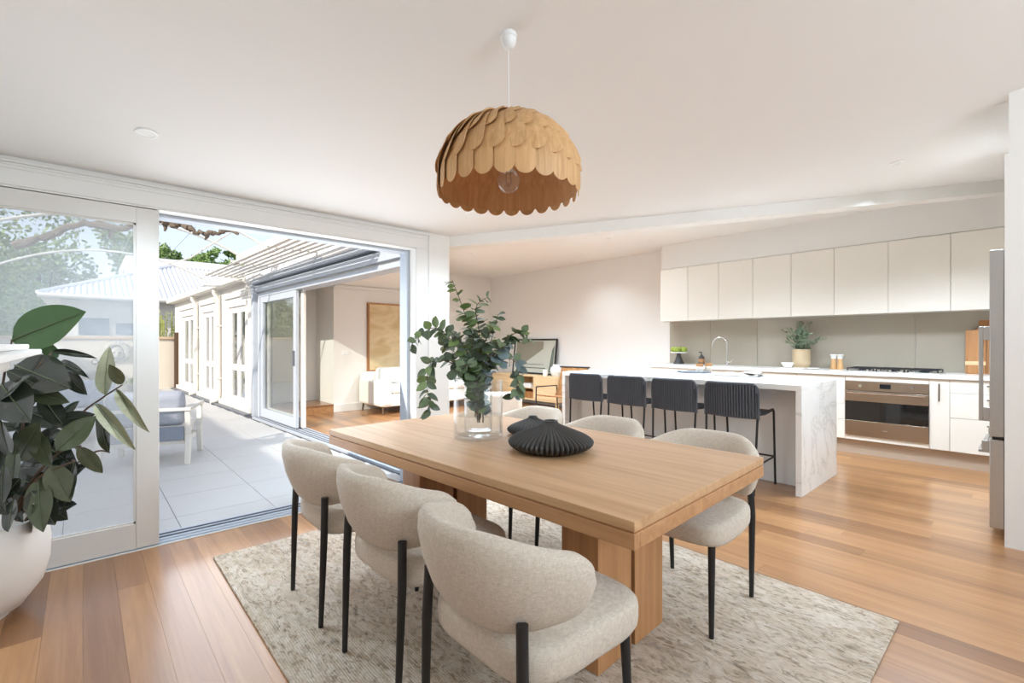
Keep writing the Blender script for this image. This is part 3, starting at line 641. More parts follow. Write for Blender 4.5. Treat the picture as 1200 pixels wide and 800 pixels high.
# ------------------------------------------------------------------ PENDANT LAMP
PD = 2.02; pp = P(596, 300, PD); PX, PY = pp.x, pp.y
ZR = CAM_H + 0.3157 * PD; RR = 0.302; HH = 0.30
pl = thing('pendant_lamp', 'dome pendant lamp of overlapping scalloped wood veneer above the table', 'lamp', (PX, PY, ZR))
def dome(s, q, off=0.0):
    """s: 0 rim .. 1 top along the profile"""
    a = s * PI / 2; r = (RR + off) * max(0, math.cos(a)) ** 0.82 if s < 0.999 else 0.0; z = (HH + off) * math.sin(a)
    r *= 1.0 - 0.03 * max(0, 1 - s * 5)
    return Vector((r * math.cos(q), r * math.sin(q), z))
NP = 24
def petal(s_bot, s_top, wid, out, tilt, rr0=0.2):
    """tongue-shaped veneer scale with round lower end, one side lifted over its neighbour"""
    mb = MB(); nr, nc = 14, 9; front = []; TS = [rr0 * (1 - math.cos(PI / 2 * i / 8)) for i in range(9)] + [lerp(rr0, 1, (i + 1) / 5) for i in range(5)]
    for i in range(nr):
        t = TS[i]
        s = lerp(s_bot, s_top, t)
        rr_ = rr0
        f = math.sqrt(max(0.0, 1 - ((rr_ - t) / rr_) ** 2)) if t < rr_ else 1.0 - 0.25 * ((t - rr_) / (1 - rr_)) ** 2
        for j in range(nc):
            q = -1 + 2 * j / (nc - 1)
            ang = q * wid / 2 * max(f, 0.05)
            front.append((s, ang, out + tilt * (q * f) * 0.5 + 0.002))
    vs = [dome(s, a, o) for s, a, o in front] + [dome(s, a, o - 0.0025) for s, a, o in front]
    n = nr * nc; fs = []
    for i in range(nr - 1):
        for j in range(nc - 1):
            a, b, c, d = i * nc + j, i * nc + j + 1, (i + 1) * nc + j + 1, (i + 1) * nc + j
            fs.append((a, b, c, d)); fs.append((n + d, n + c, n + b, n + a))
    edge = [j for j in range(nc)] + [i * nc + nc - 1 for i in range(1, nr)] + [(nr - 1) * nc + j for j in range(nc - 2, -1, -1)] + [i * nc for i in range(nr - 2, 0, -1)]
    for k in range(len(edge)):
        a, b = edge[k], edge[(k + 1) % len(edge)]; fs.append((a, n + a, n + b, b))
    mb.add(vs, fs); return mb.mesh('scale', True, 50)
rows = [(-0.03, 0.40, 1.0, 0.004, 0.010, NP), (0.16, 0.58, 1.06, 0.011, 0.022, NP), (0.38, 0.76, 1.12, 0.014, 0.022, NP), (0.58, 0.9, 1.15, 0.016, 0.02, 18), (0.76, 0.985, 1.15, 0.018, 0.014, 12)]
for k, (s0, s1, wf, ot, ti, cnt) in enumerate(rows):
    wid = 2 * PI / cnt * wf; sm0 = (s0 + 0.06); rad_ = RR * math.cos(max(0, sm0) * PI / 2) ** 0.82
    me = petal(s0, s1, wid, ot, ti, min(0.5, (wid * rad_ / 2) / ((s1 - s0) * 0.5)))
    me.materials.append(M['ply'])
    for j in range(cnt):
        o = obj('scale', me, None, pl); o.rotation_euler = (0, 0, 2 * PI * (j + 0.5 * (k % 2)) / cnt)
vs = MB(); n = 96; prof = [(s / 14) for s in range(15)]
pts = []; 
for s in prof:
    for j in range(n):
        q = 2 * PI * j / n; p = dome(s * 0.97 + 0.02, q, -0.001); pts.append(p)
vs.add(pts, [(i * n + j, i * n + (j + 1) % n, (i + 1) * n + (j + 1) % n, (i + 1) * n + j) for i in range(14) for j in range(n)])
vs.build('inner_shell', 'plyin', pl, smooth=True)
ztop = zc(PX, PY) - ZR
MB().tube([(0, 0, HH * 0.9), (0, 0, ztop - 0.055)], 0.0018, 8).build('flex', 'plastic', pl)
MB().lathe([(0.008, ztop - 0.062), (0.02, ztop - 0.056), (0.03, ztop - 0.04), (0.033, ztop - 0.028), (0.033, ztop - 0.017), (0.036, ztop - 0.015), (0.036, ztop - 0.004), (0.034, ztop + 0.004)], 28).build('ceiling_rose', 'plastic', pl, smooth=True)
MB().lathe([(0.018, 0.10), (0.02, 0.13), (0.02, HH * 0.95), (0.012, HH)], 20).build('lamp_holder', 'plastic', pl, smooth=True)
MB().sphere((0, 0, 0.055), 0.05, 24, 16).lathe([(0.032, 0.094), (0.02, 0.112), (0.016, 0.13)], 20).build('globe_bulb', pane_glass('bulb_glass', (0.97, 0.96, 0.94, 1), 0.02, 0.08), pl, smooth=True)
MB().tube([(0.01, 0, 0.1), (0.016, 0, 0.05), (0, 0, 0.03), (-0.016, 0, 0.05), (-0.01, 0, 0.1)], 0.0016, 6).build('filament', 'brass', pl)

# ------------------------------------------------------------------ DOWNLIGHTS
def downlight(label, px, py, flat, power=0):
    if flat: p = on_z(px, py, flat)
    else:
        r = ray(px, py); t = (2.24 + 0.153 * YW - CAM_H) / (r.z + 0.153 * r.y); p = CAM + r * t
    d = thing('downlight', label, 'ceiling light', p, 0, 'recessed ceiling downlights')
    if not flat: d.rotation_euler = (math.atan(-0.153), 0, 0)
    MB().lathe([(0.036, -0.0005), (0.036, -0.006), (0.05, -0.005), (0.05, -0.0005)], 28).build('trim_ring', 'plastic', d, smooth=True)
    MB().lathe([(0.0, -0.003), (0.036, -0.003), (0.036, -0.001)], 24).build('lamp_face', 'lampface', d)
    if power:
        l = D.lights.new('downlight_beam', 'SPOT'); l.energy = power; l.spot_size = R_(140); l.spot_blend = 0.8; l.shadow_soft_size = 0.25; l.color = (0.71, 0.855, 1.0)
        lo = D.objects.new('downlight_beam', l); COL.objects.link(lo); lo.location = Vector(p) + Vector((0, 0, -0.05))
def proj(x, y, z):
    v = Vector((x, y, z)) - CAM; d = v.dot(FW); return (600 + F_PX * v.dot(RT) / d, HZ - F_PX * v.z / d)
AISLE1, AISLE2 = proj(5.35, 0.95, CK), proj(5.3, 2.2, CK)
downlight('recessed downlight in the raked ceiling near the glass door leaf', 172, 156, 0, 55)
downlight('recessed downlight in the raked ceiling near the fridge nib', 1050, 191, 0, 28)
downlight('recessed downlight in the raked ceiling behind the pendant shade', 551, 249, 0, 34)
downlight('recessed downlight in the flat ceiling behind the dining wall corner', 554, 297, CK, 190)
downlight('recessed downlight in the flat ceiling, middle of the living area', 683, 297, CK, 32)
downlight('recessed downlight in the flat ceiling just past the beam', 714, 279.5, CK, 32)
downlight('recessed downlight in the flat ceiling nearest the wall cabinets', 762, 281.5, CK, 10)
downlight('recessed downlight in the lowered ceiling before the painting', 466, 318, 2.32, 40)

downlight('added unseen downlight in the flat ceiling above the oven aisle', *AISLE1, CK, 200)  # kitchen and island lamps hidden by the beam, added for brightness
downlight('added unseen downlight in the flat ceiling beside the fridge', *proj(5.25, 0.32, CK), CK, 180)
downlight('added unseen downlight in the flat ceiling above the sink aisle', *AISLE2, CK, 95)
downlight('added unseen downlight in the flat ceiling above the stools', *proj(4.5, 2.9, CK), CK, 60)
downlight('added unseen downlight in the flat ceiling above the armchair', *proj(4.7, 4.3, CK), CK, 250)  # two more unseen lamps, added to fill the living area with light
downlight('added unseen downlight in the flat ceiling between corner wall and armchair', *proj(3.5, 4.5, CK), CK, 200)

# ------------------------------------------------------------------ KITCHEN
XF, XU = 6.45, 6.70      # base-cabinet fronts, wall-cabinet fronts
WZ = 0.93                # worktop
edges = [v_on_u(px, XU) for px in (774, 806, 842, 882, 927, 977.5, 1041, 1114)] + [0.12, -0.34]
ORD = ['first', 'second', 'third', 'fourth', 'fifth', 'sixth', 'seventh', 'eighth', 'ninth', 'tenth']
nW = len(edges) - 1
for i in range(nW):
    y1, y0 = edges[i], edges[i + 1]
    c = thing('wall_cabinet', 'cream flat wall cabinet, %s from the end over the green apples' % ORD[i], 'cabinet', (XU, (y0 + y1) / 2, 1.59), 0, 'cream wall cabinets above the splashback')
    hw = (y1 - y0) / 2
    MB().box(0.02, XK - XU - 0.001, -hw + 0.0005, hw - 0.0005, 0, 0.808).build('body', 'cabinet', c)
    MB().box(0, 0.0195, -hw + 0.002, hw - 0.002, 0.0, 0.80).build('door', 'cabinet', c, bevel=0.0015)
# splashback panels
ys = [3.95, v_on_u(833, XK), v_on_u(888, XK), 0.9, -0.69]
spb = thing('splashback', 'sage grey glass splashback between worktop and wall cabinets', 'splashback', (XK - 0.009, 1.6, WZ + 0.0005))
for i in range(4): MB().box(-0.006, 0.006, ys[i + 1] - 1.6 + 0.0015, ys[i] - 1.6 - 0.0015, 0.0, 0.658).build('glass_panel', 'splash', spb)
MB().box(XF - 0.02, XK - 0.012, -0.69, 3.95, WZ - 0.045, WZ).build('worktop', 'marble', bevel=0.003, label='pale stone worktop along the kitchen wall', cat='worktop')
# base units
def base_unit(y0, y1, label, fronts, handle):
    c = thing('base_cabinet', label, 'cabinet', (XF, (y0 + y1) / 2, 0), 0, 'cream base cabinets along the kitchen wall'); hw = (y1 - y0) / 2
    MB().box(0.02, XK - XF - 0.013, -hw + 0.0005, hw - 0.0005, 0.163, WZ - 0.046).build('body', 'cabinet', c)
    MB().box(0.05, 0.065, -hw, hw, 0, 0.162).build('kickboard', 'kick', c)
    for (z0, z1) in fronts:
        f = MB().box(0, 0.0195, -hw + 0.002, hw - 0.002, z0 + 0.002, z1 - 0.002).build('drawer_front' if handle == 'h' else 'door', 'cabinet', c, bevel=0.0015)
        if handle == 'h':
            zz = z1 - 0.05
            MB().box(-0.028, -0.018, -0.11, 0.11, zz - 0.006, zz + 0.006).box(-0.02, 0.0, -0.1, -0.09, zz - 0.004, zz + 0.004).box(-0.02, 0.0, 0.09, 0.1, zz - 0.004, zz + 0.004).build('handle', 'brass', f, bevel=0.001)
        elif handle == 'v':
            MB().box(-0.028, -0.018, -0.006, 0.006, 0.66, 0.84).box(-0.02, 0, -0.004, 0.004, 0.67, 0.68).box(-0.02, 0, -0.004, 0.004, 0.82, 0.83).build('handle', 'brass', f, bevel=0.001)
    return c
yo1, yo0 = v_on_u(990.5, XF), v_on_u(1089, XF); yn0 = v_on_u(1113, XF); yd1 = v_on_u(978, XF)
base_unit(yo1, yo1 + 0.5, 'cream four-drawer base cabinet left of the oven, beside the island end', [(0.163, 0.38), (0.38, 0.56), (0.56, 0.73), (0.73, 0.884)], 'n')
base_unit(yn0, yo0, 'narrow cream base cabinet with upright handle right of the oven', [(0.163, 0.884)], 'v')
base_unit(yn0 - 0.75, yn0, 'cream three-drawer base cabinet below the chopping boards', [(0.163, 0.5), (0.5, 0.75), (0.75, 0.884)], 'h')
yy = yo1 + 0.5
for k, l in enumerate(['second base cabinet from the oven, behind the island', 'third base cabinet from the oven, behind the island', 'base cabinet under the kitchen sink, behind the island', 'base cabinet at the wall end under the green apples']):
    y2 = min(yy + 0.51, 3.95); base_unit(yy, y2 if k < 3 else 3.94, 'cream ' + l, [(0.163, 0.884)], 'n'); yy = y2
# oven housing and oven
oc = thing('oven_cabinet', 'cream cabinet carcass framing the built-in oven', 'cabinet', (XF, (yo0 + yo1) / 2, 0)); ow = (yo1 - yo0) / 2
MB().box(0.02, 0.58, -ow + 0.0005, -ow + 0.012, 0.163, 0.884).box(0.02, 0.58, ow - 0.012, ow - 0.0005, 0.163, 0.884).box(0.02, 0.58, -ow + 0.012, ow - 0.012, 0.163, 0.20).build('body', 'cabinet', oc)
MB().box(0, 0.0195, -ow + 0.002, ow - 0.002, 0.83, 0.882).build('top_filler', 'cabinet', oc)
MB().box(0, 0.0195, -ow + 0.002, ow - 0.002, 0.165, 0.214).build('bottom_filler', 'cabinet', oc)
MB().box(0.05, 0.065, -ow, ow, 0, 0.162).build('kickboard', 'kick', oc)
ov = thing('oven', 'wide stainless steel built-in oven with dark glass door', 'oven', (XF, (yo0 + yo1) / 2, 0.217)); q = ow - 0.004
MB().box(0.02, 0.5, -q + 0.012, q - 0.012, 0.0, 0.60).build('body', 'darkgrey', ov)
MB().box(-0.012, 0.02, -q, q, 0.505, 0.61).build('control_panel', 'ovensteel', ov, bevel=0.002)
od = MB().box(-0.016, 0.02, -q, q, 0.385, 0.497).box(-0.016, 0.02, -q, q, 0.0, 0.167).build('door', 'ovensteel', ov, bevel=0.002)
MB().box(-0.014, 0.018, -q, q, 0.167, 0.385).build('door_glass', 'ovenglass', od)
MB().tube([(-0.05, -q + 0.025, 0.478), (-0.05, q - 0.025, 0.478)], 0.009, 10).tube([(-0.05, -q + 0.04, 0.478), (-0.014, -q + 0.04, 0.47)], 0.007, 8).tube([(-0.05, q - 0.04, 0.478), (-0.014, q - 0.04, 0.47)], 0.007, 8).build('handle', 'chrome', od, smooth=True)
MB().box(-0.0175, -0.015, -0.022, 0.022, 0.075, 0.081).build('maker_mark', 'chrome', od)
MB().box(-0.014, -0.011, -0.05, 0.045, 0.535, 0.585).build('display', 'display', ov)
for k in (-0.23, 0.215):
    kn = MB().tube([(-0.012, k, 0.56), (-0.038, k, 0.56)], [0.019, 0.016], 18).build('knob', 'chrome', ov, smooth=True)
ck = thing('gas_cooktop', 'black gas cooktop with cast iron trivets above the oven', 'cooktop', (XF + 0.29, (yo0 + yo1) / 2 - 0.03, WZ + 0.0005))
MB().box(-0.24, 0.24, -0.41, 0.41, 0, 0.008).build('base_plate', 'steel', ck, bevel=0.002)
for k in (-0.27, 0.0, 0.27):
    for xx in (-0.11, 0.11):
        MB().lathe([(0.0, 0.008), (0.045, 0.008), (0.045, 0.018), (0.03, 0.022), (0.03, 0.028), (0, 0.028)], 20, (xx, k, 0)).build('burner', 'black', ck, smooth=True)
    g = MB()
    for e in (-0.12, 0.12): g.box(-0.2, 0.2, k + e - 0.005, k + e + 0.005, 0.03, 0.04)
    for e in (-0.2, 0.0, 0.2): g.box(e - 0.005, e + 0.005, k - 0.12, k + 0.12, 0.03, 0.04)
    for xx in (-0.2, 0.2):
        for e in (-0.12, 0.12): g.box(xx - 0.006, xx + 0.006, k + e - 0.006, k + e + 0.006, 0.008, 0.03)
    g.build('trivet', 'black', ck)
for k in range(5): MB().tube([(-0.215, -0.2 + k * 0.1, 0.008), (-0.215, -0.2 + k * 0.1, 0.028)], [0.016, 0.014], 14).build('knob', 'chrome', ck, smooth=True)
# sink tap
tp = thing('kitchen_tap', 'chrome gooseneck kitchen tap on the back worktop', 'tap', (6.85, v_on_u(852, 6.85), WZ + 0.0005))
MB().tube([(0, 0, 0), (0, 0, 0.06)], 0.022, 16).build('base', 'chrome', tp, smooth=True)
arc = [(0, 0, 0.06), (0, 0, 0.30)] + [(-0.0, 0.105 - 0.105 * math.cos(a), 0.30 + 0.105 * math.sin(a)) for a in [PI * k / 10 for k in range(1, 10)]] + [(0, 0.215, 0.25)]
MB().tube(arc, 0.012, 12).build('spout', 'chrome', tp, smooth=True)
MB().tube([(0, -0.02, 0.045), (-0.0, -0.055, 0.055), (0, -0.075, 0.085)], [0.009, 0.008, 0.006], 10).build('lever', 'chrome', tp, smooth=True)
# cake stand with apples
p = PU(795.5, 6.86); fs_ = thing('fruit_stand', 'white topped cake stand on a dark flared foot holding apples', 'stand', (p.x, p.y, WZ + 0.0005))
MB().lathe([(0.0, 0), (0.085, 0), (0.08, 0.012), (0.06, 0.05), (0.035, 0.12), (0.03, 0.165), (0, 0.165)], 24).build('foot', 'blackclay', fs_, smooth=True)
MB().lathe([(0.0, 0.165), (0.10, 0.166), (0.128, 0.172), (0.13, 0.183), (0.122, 0.184), (0.1, 0.179), (0, 0.178)], 28).build('plate', 'ceramic', fs_, smooth=True)
am = MB().lathe([(0.0, 0.008), (0.012, 0.002), (0.026, 0.004), (0.037, 0.022), (0.039, 0.04), (0.033, 0.058), (0.02, 0.067), (0.008, 0.063), (0, 0.058)], 18).mesh('apple', True)
sm_ = MB().tube([(0, 0, 0.056), (0.004, 0.002, 0.08)], 0.002, 6).mesh('stalk', True)
for k, (dx, dy) in enumerate([(0.0, 0.085), (-0.062, -0.002), (0.0, -0.085), (0.062, 0.002)]):
    a = thing('apple', 'green apple on the white cake stand', 'apple', (p.x + dx, p.y + dy, WZ + 0.1805), k, 'green apples on the cake stand')
    a.scale = (1.2, 1.2, 1.2); obj('apple_body', am, 'apple', a); obj('stalk', sm_, 'brown', a)
p = PU(822, 6.93); sp = thing('soap_bottle', 'small dark pump bottle beside the sink', 'bottle', (p.x, p.y, WZ + 0.0005))
MB().lathe([(0.0, 0), (0.042, 0), (0.042, 0.10), (0.03, 0.125), (0.016, 0.13), (0.016, 0.145), (0, 0.145)], 22).build('bottle_body', 'blackclay', sp, smooth=True)
MB().tube([(0, 0, 0.145), (0, 0, 0.185)], 0.006, 8).tube([(0, 0, 0.183), (0, 0.04, 0.18)], [0.009, 0.006], 8).build('pump', 'black', sp, smooth=True)
MB().lathe([(0.0425, 0.03), (0.0425, 0.085)], 22).build('paper_label', 'cupbrown', sp, smooth=True)
# fern pot
p = PU(939, 6.84); fp = thing('herb_pot', 'sandy clay pot with leafy green herb stems on the back worktop', 'plant', (p.x, p.y, WZ + 0.0005))
MB().lathe([(0.0, 0), (0.075, 0), (0.098, 0.04), (0.105, 0.075), (0.098, 0.10), (0.101, 0.13), (0.099, 0.24), (0.092, 0.243), (0.09, 0.225), (0, 0.22)], 32).build('pot', 'terracotta', fp, smooth=True)
rnd = random.Random(11); fol = MB(); stm = MB()
for k in range(26):
    a = rnd.uniform(0, 2 * PI); tl_ = rnd.uniform(0.05, 0.95); L_ = rnd.uniform(0.28, 0.46)
    if math.cos(a) > 0.3: tl_ *= 0.3
    dirv = Vector((math.cos(a) * tl_, math.sin(a) * tl_, 1.0)).normalized(); side = dirv.cross(UP); side = side.normalized() if side.length > .01 else Vector((1, 0, 0))
    pts = [Vector((rnd.uniform(-.05, .05), rnd.uniform(-.05, .05), 0.2)) + dirv * (L_ * t) + Vector((0, 0, -0.10 * L_ * t * t * tl_ * 3)) for t in [i / 6 for i in range(7)]]
    for q_ in pts:
        q_.x = min(q_.x, XK - 0.09 - p.x); q_.z = min(q_.z, 0.61)
    stm.tube(pts, 0.0018, 4)
    for i in range(1, 7):
        for j in range(3):
            bp_ = pts[i - 1].lerp(pts[i], j / 3)
            for sg in (-1, 1):
                dv = (side * sg + dirv * 0.7 + Vector((rnd.uniform(-.4, .4), rnd.uniform(-.4, .4), 0.1))).normalized() * rnd.uniform(0.03, 0.045)
                wv_ = dv.cross(Vector((rnd.uniform(-1, 1), -1, 0.5))).normalized() * 0.011
                fol.add([bp_, bp_ + dv * 0.5 + wv_, bp_ + dv, bp_ + dv * 0.5 - wv_], [(0, 1, 2, 3)])
stm.build('stems', 'herb', fp); fol.build('foliage', 'herb', fp, kind='stuff')
p = PU(923, 6.60); bw = MB().lathe([(0.0, 0), (0.04, 0), (0.045, 0.008), (0.07, 0.05), (0.072, 0.062), (0.066, 0.06), (0.04, 0.015), (0, 0.012)], 28).build('small_bowl', 'ceramic', smooth=True, loc=(p.x, p.y, WZ + 0.0145), label='small white bowl on a folded cloth beside the herb pot', cat='bowl')
p2 = PU(926, 6.60)
cl = MB(); 
for (x0, y0, x1, y1, z) in [(-0.11, -0.16, 0.10, 0.13, 0.0), (-0.1, -0.17, 0.09, -0.02, 0.006)]: cl.box(x0, x1, y0, y1, z, z + 0.006)
cl.build('tea_towel', 'paper', bevel=0.003, loc=(p2.x, p2.y, WZ + 0.0005), label='folded cream tea towel under the small white bowl', cat='towel')
p = PU(953, 6.64); MB().lathe([(0.0, 0.0), (0.05, 0.0), (0.07, 0.012), (0.068, 0.016), (0.045, 0.006), (0, 0.004)], 24).build('saucer', 'ceramic', smooth=True, loc=(p.x, p.y, WZ + 0.0005), label='small pale saucer in front of the herb pot', cat='saucer')
for k, px in enumerate((976.8, 984.5)):
    p = PU(px, 6.88); sh = thing('pepper_mill', 'white capped wooden mill, %s' % ('farther from the cooktop' if k == 0 else 'closer to the cooktop'), 'mill', (p.x, p.y, WZ + 0.0005), 0, 'pair of wooden mills beside the cooktop')
    MB().lathe([(0.0, 0), (0.034, 0), (0.036, 0.01), (0.03, 0.06), (0.026, 0.10), (0.027, 0.128), (0, 0.128)], 22).build('mill_body', 'palewood' if k == 9 else 'ply', sh, smooth=True)
    MB().lathe([(0.0, 0.128), (0.027, 0.128), (0.029, 0.16), (0.038, 0.17), (0.036, 0.182), (0, 0.184)], 22).build('cap', 'ceramic', sh, smooth=True)
# chopping boards leaning on the splashback
def cutting_board(label, y0, y1, h, x, band, handle):
    b = thing('chopping_board', label, 'chopping board', (x, (y0 + y1) / 2, WZ + 0.001)); b.rotation_euler = (0, R_(6), 0); hw = (y1 - y0) / 2
    MB().box(0, 0.02, -hw, hw, 0, h).build('board', 'boardwood', b, bevel=0.003)
    if band: MB().box(-0.001, 0.021, -hw - 0.0005, hw + 0.0005, 0.09, 0.13).build('pale_band', 'palewood', b)
    if handle: MB().prism([(0, -0.05), (0.02, -0.05), (0.02, 0.05), (0, 0.05)], h - 0.001, h + 0.05).add([(0, -0.05, h + 0.05), (0.02, -0.05, h + 0.05), (0.02, 0.05, h + 0.05), (0, 0.05, h + 0.05), (0, -0.07, h + 0.09), (0.02, -0.07, h + 0.09), (0.02, 0.07, h + 0.09), (0, 0.07, h + 0.09)], [(4, 5, 6, 7), (0, 1, 5, 4), (1, 2, 6, 5), (2, 3, 7, 6), (3, 0, 4, 7)])
    if handle: MB().box(0, 0.02, -0.05, 0.05, h, h + 0.085).build('grip', 'boardwood', b, bevel=0.004)
    return b
cutting_board('wide chopping board with a pale inlaid band, leaning by the fridge', v_on_u(1155, 6.9), v_on_u(1131, 6.9), 0.46, 6.90, True, False)
cutting_board('tall handled chopping board leaning behind the banded one', v_on_u(1166, 6.97), v_on_u(1143, 6.97), 0.48, 6.935, False, True)
cutting_board('chopping board beside the fridge handle', v_on_u(1180, 6.97), v_on_u(1167.5, 6.97), 0.36, 6.935, False, False)
# fridge
fr = thing('fridge', 'tall brushed steel fridge with freezer drawer beside the nib wall', 'fridge', (4.345, 0, 0)); FY = 0.188
MB().box(0.0, 0.9, -0.66, FY - 0.07, 0.05, 1.85).build('body', 'steel', fr, bevel=0.004)
up_ = MB().box(0.0, 0.9, FY - 0.068, FY, 0.648, 1.85).build('upper_door', 'steel', fr, bevel=0.004)
lo_ = MB().box(0.0, 0.9, FY - 0.068, FY, 0.06, 0.628).build('freezer_drawer', 'steel', fr, bevel=0.004)
MB().box(0.01, 0.89, FY - 0.06, FY - 0.012, 0.628, 0.648).build('gasket', 'black', fr)
MB().box(0.03, 0.055, FY + 0.03, FY + 0.052, 0.74, 1.36).box(0.03, 0.055, FY, FY + 0.03, 1.27, 1.36).box(0.03, 0.055, FY, FY + 0.03, 0.74, 0.83).build('handle', 'steel', up_, bevel=0.003)
MB().box(0.06, 0.84, FY + 0.03, FY + 0.055, 0.53, 0.55).box(0.06, 0.085, FY, FY + 0.04, 0.53, 0.61).box(0.815, 0.84, FY, FY + 0.04, 0.53, 0.61).build('handle', 'steel', lo_, bevel=0.003)
for (a, b_) in ((0.05, -0.6), (0.8, -0.6), (0.05, 0.06), (0.8, 0.06)): MB().box(a, a + 0.05, b_, b_ + 0.05, 0, 0.05).build('foot', 'black', fr)
oc2 = thing('fridge_surround', 'white cabinet surround over the fridge', 'cabinet', (4.335, 0, 0))
MB().box(0.0, 0.93, -0.69, 0.1, 1.88, 2.41).build('top_cabinet', 'cabinet', oc2); MB().box(0.915, 0.935, -0.69, 0.1, 0, 1.879).build('side_panel', 'cabinet', oc2)

# ------------------------------------------------------------------ ISLAND
IX0, IX1, IY0, IY1, IZ = 4.31, 5.33, 1.257, 3.84, 0.905
isl = thing('kitchen_island', 'white marble waterfall kitchen island behind the bar stools', 'island', (0, 0, 0))
MB().box(IX0, IX1, IY0, IY1, IZ - 0.045, IZ).build('benchtop', 'marble', isl, bevel=0.002)
MB().box(IX0, IX1, IY0, IY0 + 0.045, 0, IZ - 0.0455).build('end_panel', 'marble', isl, bevel=0.002)
MB().box(IX0, IX1, IY1 - 0.045, IY1, 0, IZ - 0.0455).build('end_panel', 'marble', isl, bevel=0.002)
MB().box(4.62, 4.64, IY0 + 0.046, IY1 - 0.046, 0, IZ - 0.046).build('back_panel', 'plastic', isl)
MB().box(4.64, IX1 - 0.03, IY0 + 0.046, IY1 - 0.046, 0.1, IZ - 0.046).build('cupboard_body', 'cabinet', isl)
for k in range(4):
    y0 = IY0 + 0.05 + k * 0.62; MB().box(IX1 - 0.03, IX1 - 0.012, y0 + 0.002, y0 + 0.618, 0.1, IZ - 0.05).build('door', 'cabinet', isl, bevel=0.0015)
MB().box(4.64, IX1 - 0.08, IY0 + 0.046, IY1 - 0.046, 0, 0.1).build('kickboard', 'kick', isl)
# things on the island
p = on_z(811, 436.5, IZ); trp = p
MB().lathe([(0, 0), (0.17, 0), (0.19, 0.004), (0.195, 0.012), (0.19, 0.013), (0.17, 0.007), (0, 0.006)], 36).build('serving_tray', 'darkgrey', smooth=True, loc=(trp.x + 0.05, trp.y, IZ + 0.0005), label='round dark tray under the two glazed cups', cat='tray')
for k, (px, dy) in enumerate(((817, 0), (827.5, 0))):
    q_ = on_z(px, 436, IZ); cu = thing('coffee_cup', 'brown rimmed speckled cup, %s' % ('overlapping the dark tray' if k == 0 else 'nearer the open book'), 'cup', (q_.x + 0.06, q_.y, IZ + (0.0075 if k == 0 else 0.013)), 0, 'glazed cups on the island')
    MB().lathe([(0.0, 0), (0.036, 0), (0.04, 0.006), (0.0405, 0.058), (0, 0.058)], 26).build('cup_body', 'cupglaze', cu, smooth=True)
    MB().lathe([(0.0, 0.058), (0.0405, 0.058), (0.0405, 0.094), (0.036, 0.094), (0.034, 0.07), (0, 0.07)], 26).build('glazed_rim', 'cupbrown', cu, smooth=True)
q_ = trp + Vector((0.05, 0.12, 0)); MB().box(-0.05, 0.05, -0.012, 0.012, 0, 0.008).build('cloth_napkin', 'paper', bevel=0.003, loc=(q_.x, q_.y, IZ + 0.0135), label='small folded napkin on the dark tray', cat='napkin')
bk0 = on_z(862, 440, IZ); bk = thing('open_book', 'open book with cream pages lying on the island', 'book', (bk0.x, bk0.y, IZ + 0.0005), R_(12))
for sg in (-1, 1):
    pts = []
    for i in range(9):
        t = i / 8; y = sg * 0.235 * t; z = 0.004 + 0.03 * math.sin(PI * min(1, t * 1.25 + 0.02)) * (1 - t) ** 0.7 + 0.004
        for xx in (-0.14, 0.14): pts.append((xx, y, z + (0.012 if sg < 0 and t > .85 else 0)))
    lower = [(a, b_, 0.004) for a, b_, c_ in pts]
    mb = MB(); mb.grid(pts, 9, 2); mb.grid(lower, 9, 2)
    n_ = 18
    for i in range(8): mb.f.append((2 * i, 2 * (i + 1), 18 + 2 * (i + 1), 18 + 2 * i)); mb.f.append((2 * i + 1, 2 * (i + 1) + 1, 18 + 2 * (i + 1) + 1, 18 + 2 * i + 1))
    mb.build('pages', 'paper', bk, smooth=True)
MB().box(-0.15, 0.15, -0.25, 0.25, 0, 0.004).build('cover', 'darkgrey', bk)
MB().prism([(-0.14, -0.08), (0.14, -0.08), (0.14, -0.235), (-0.14, -0.235)], 0.036, 0.039).build('lifted_page', 'palecloth', bk)

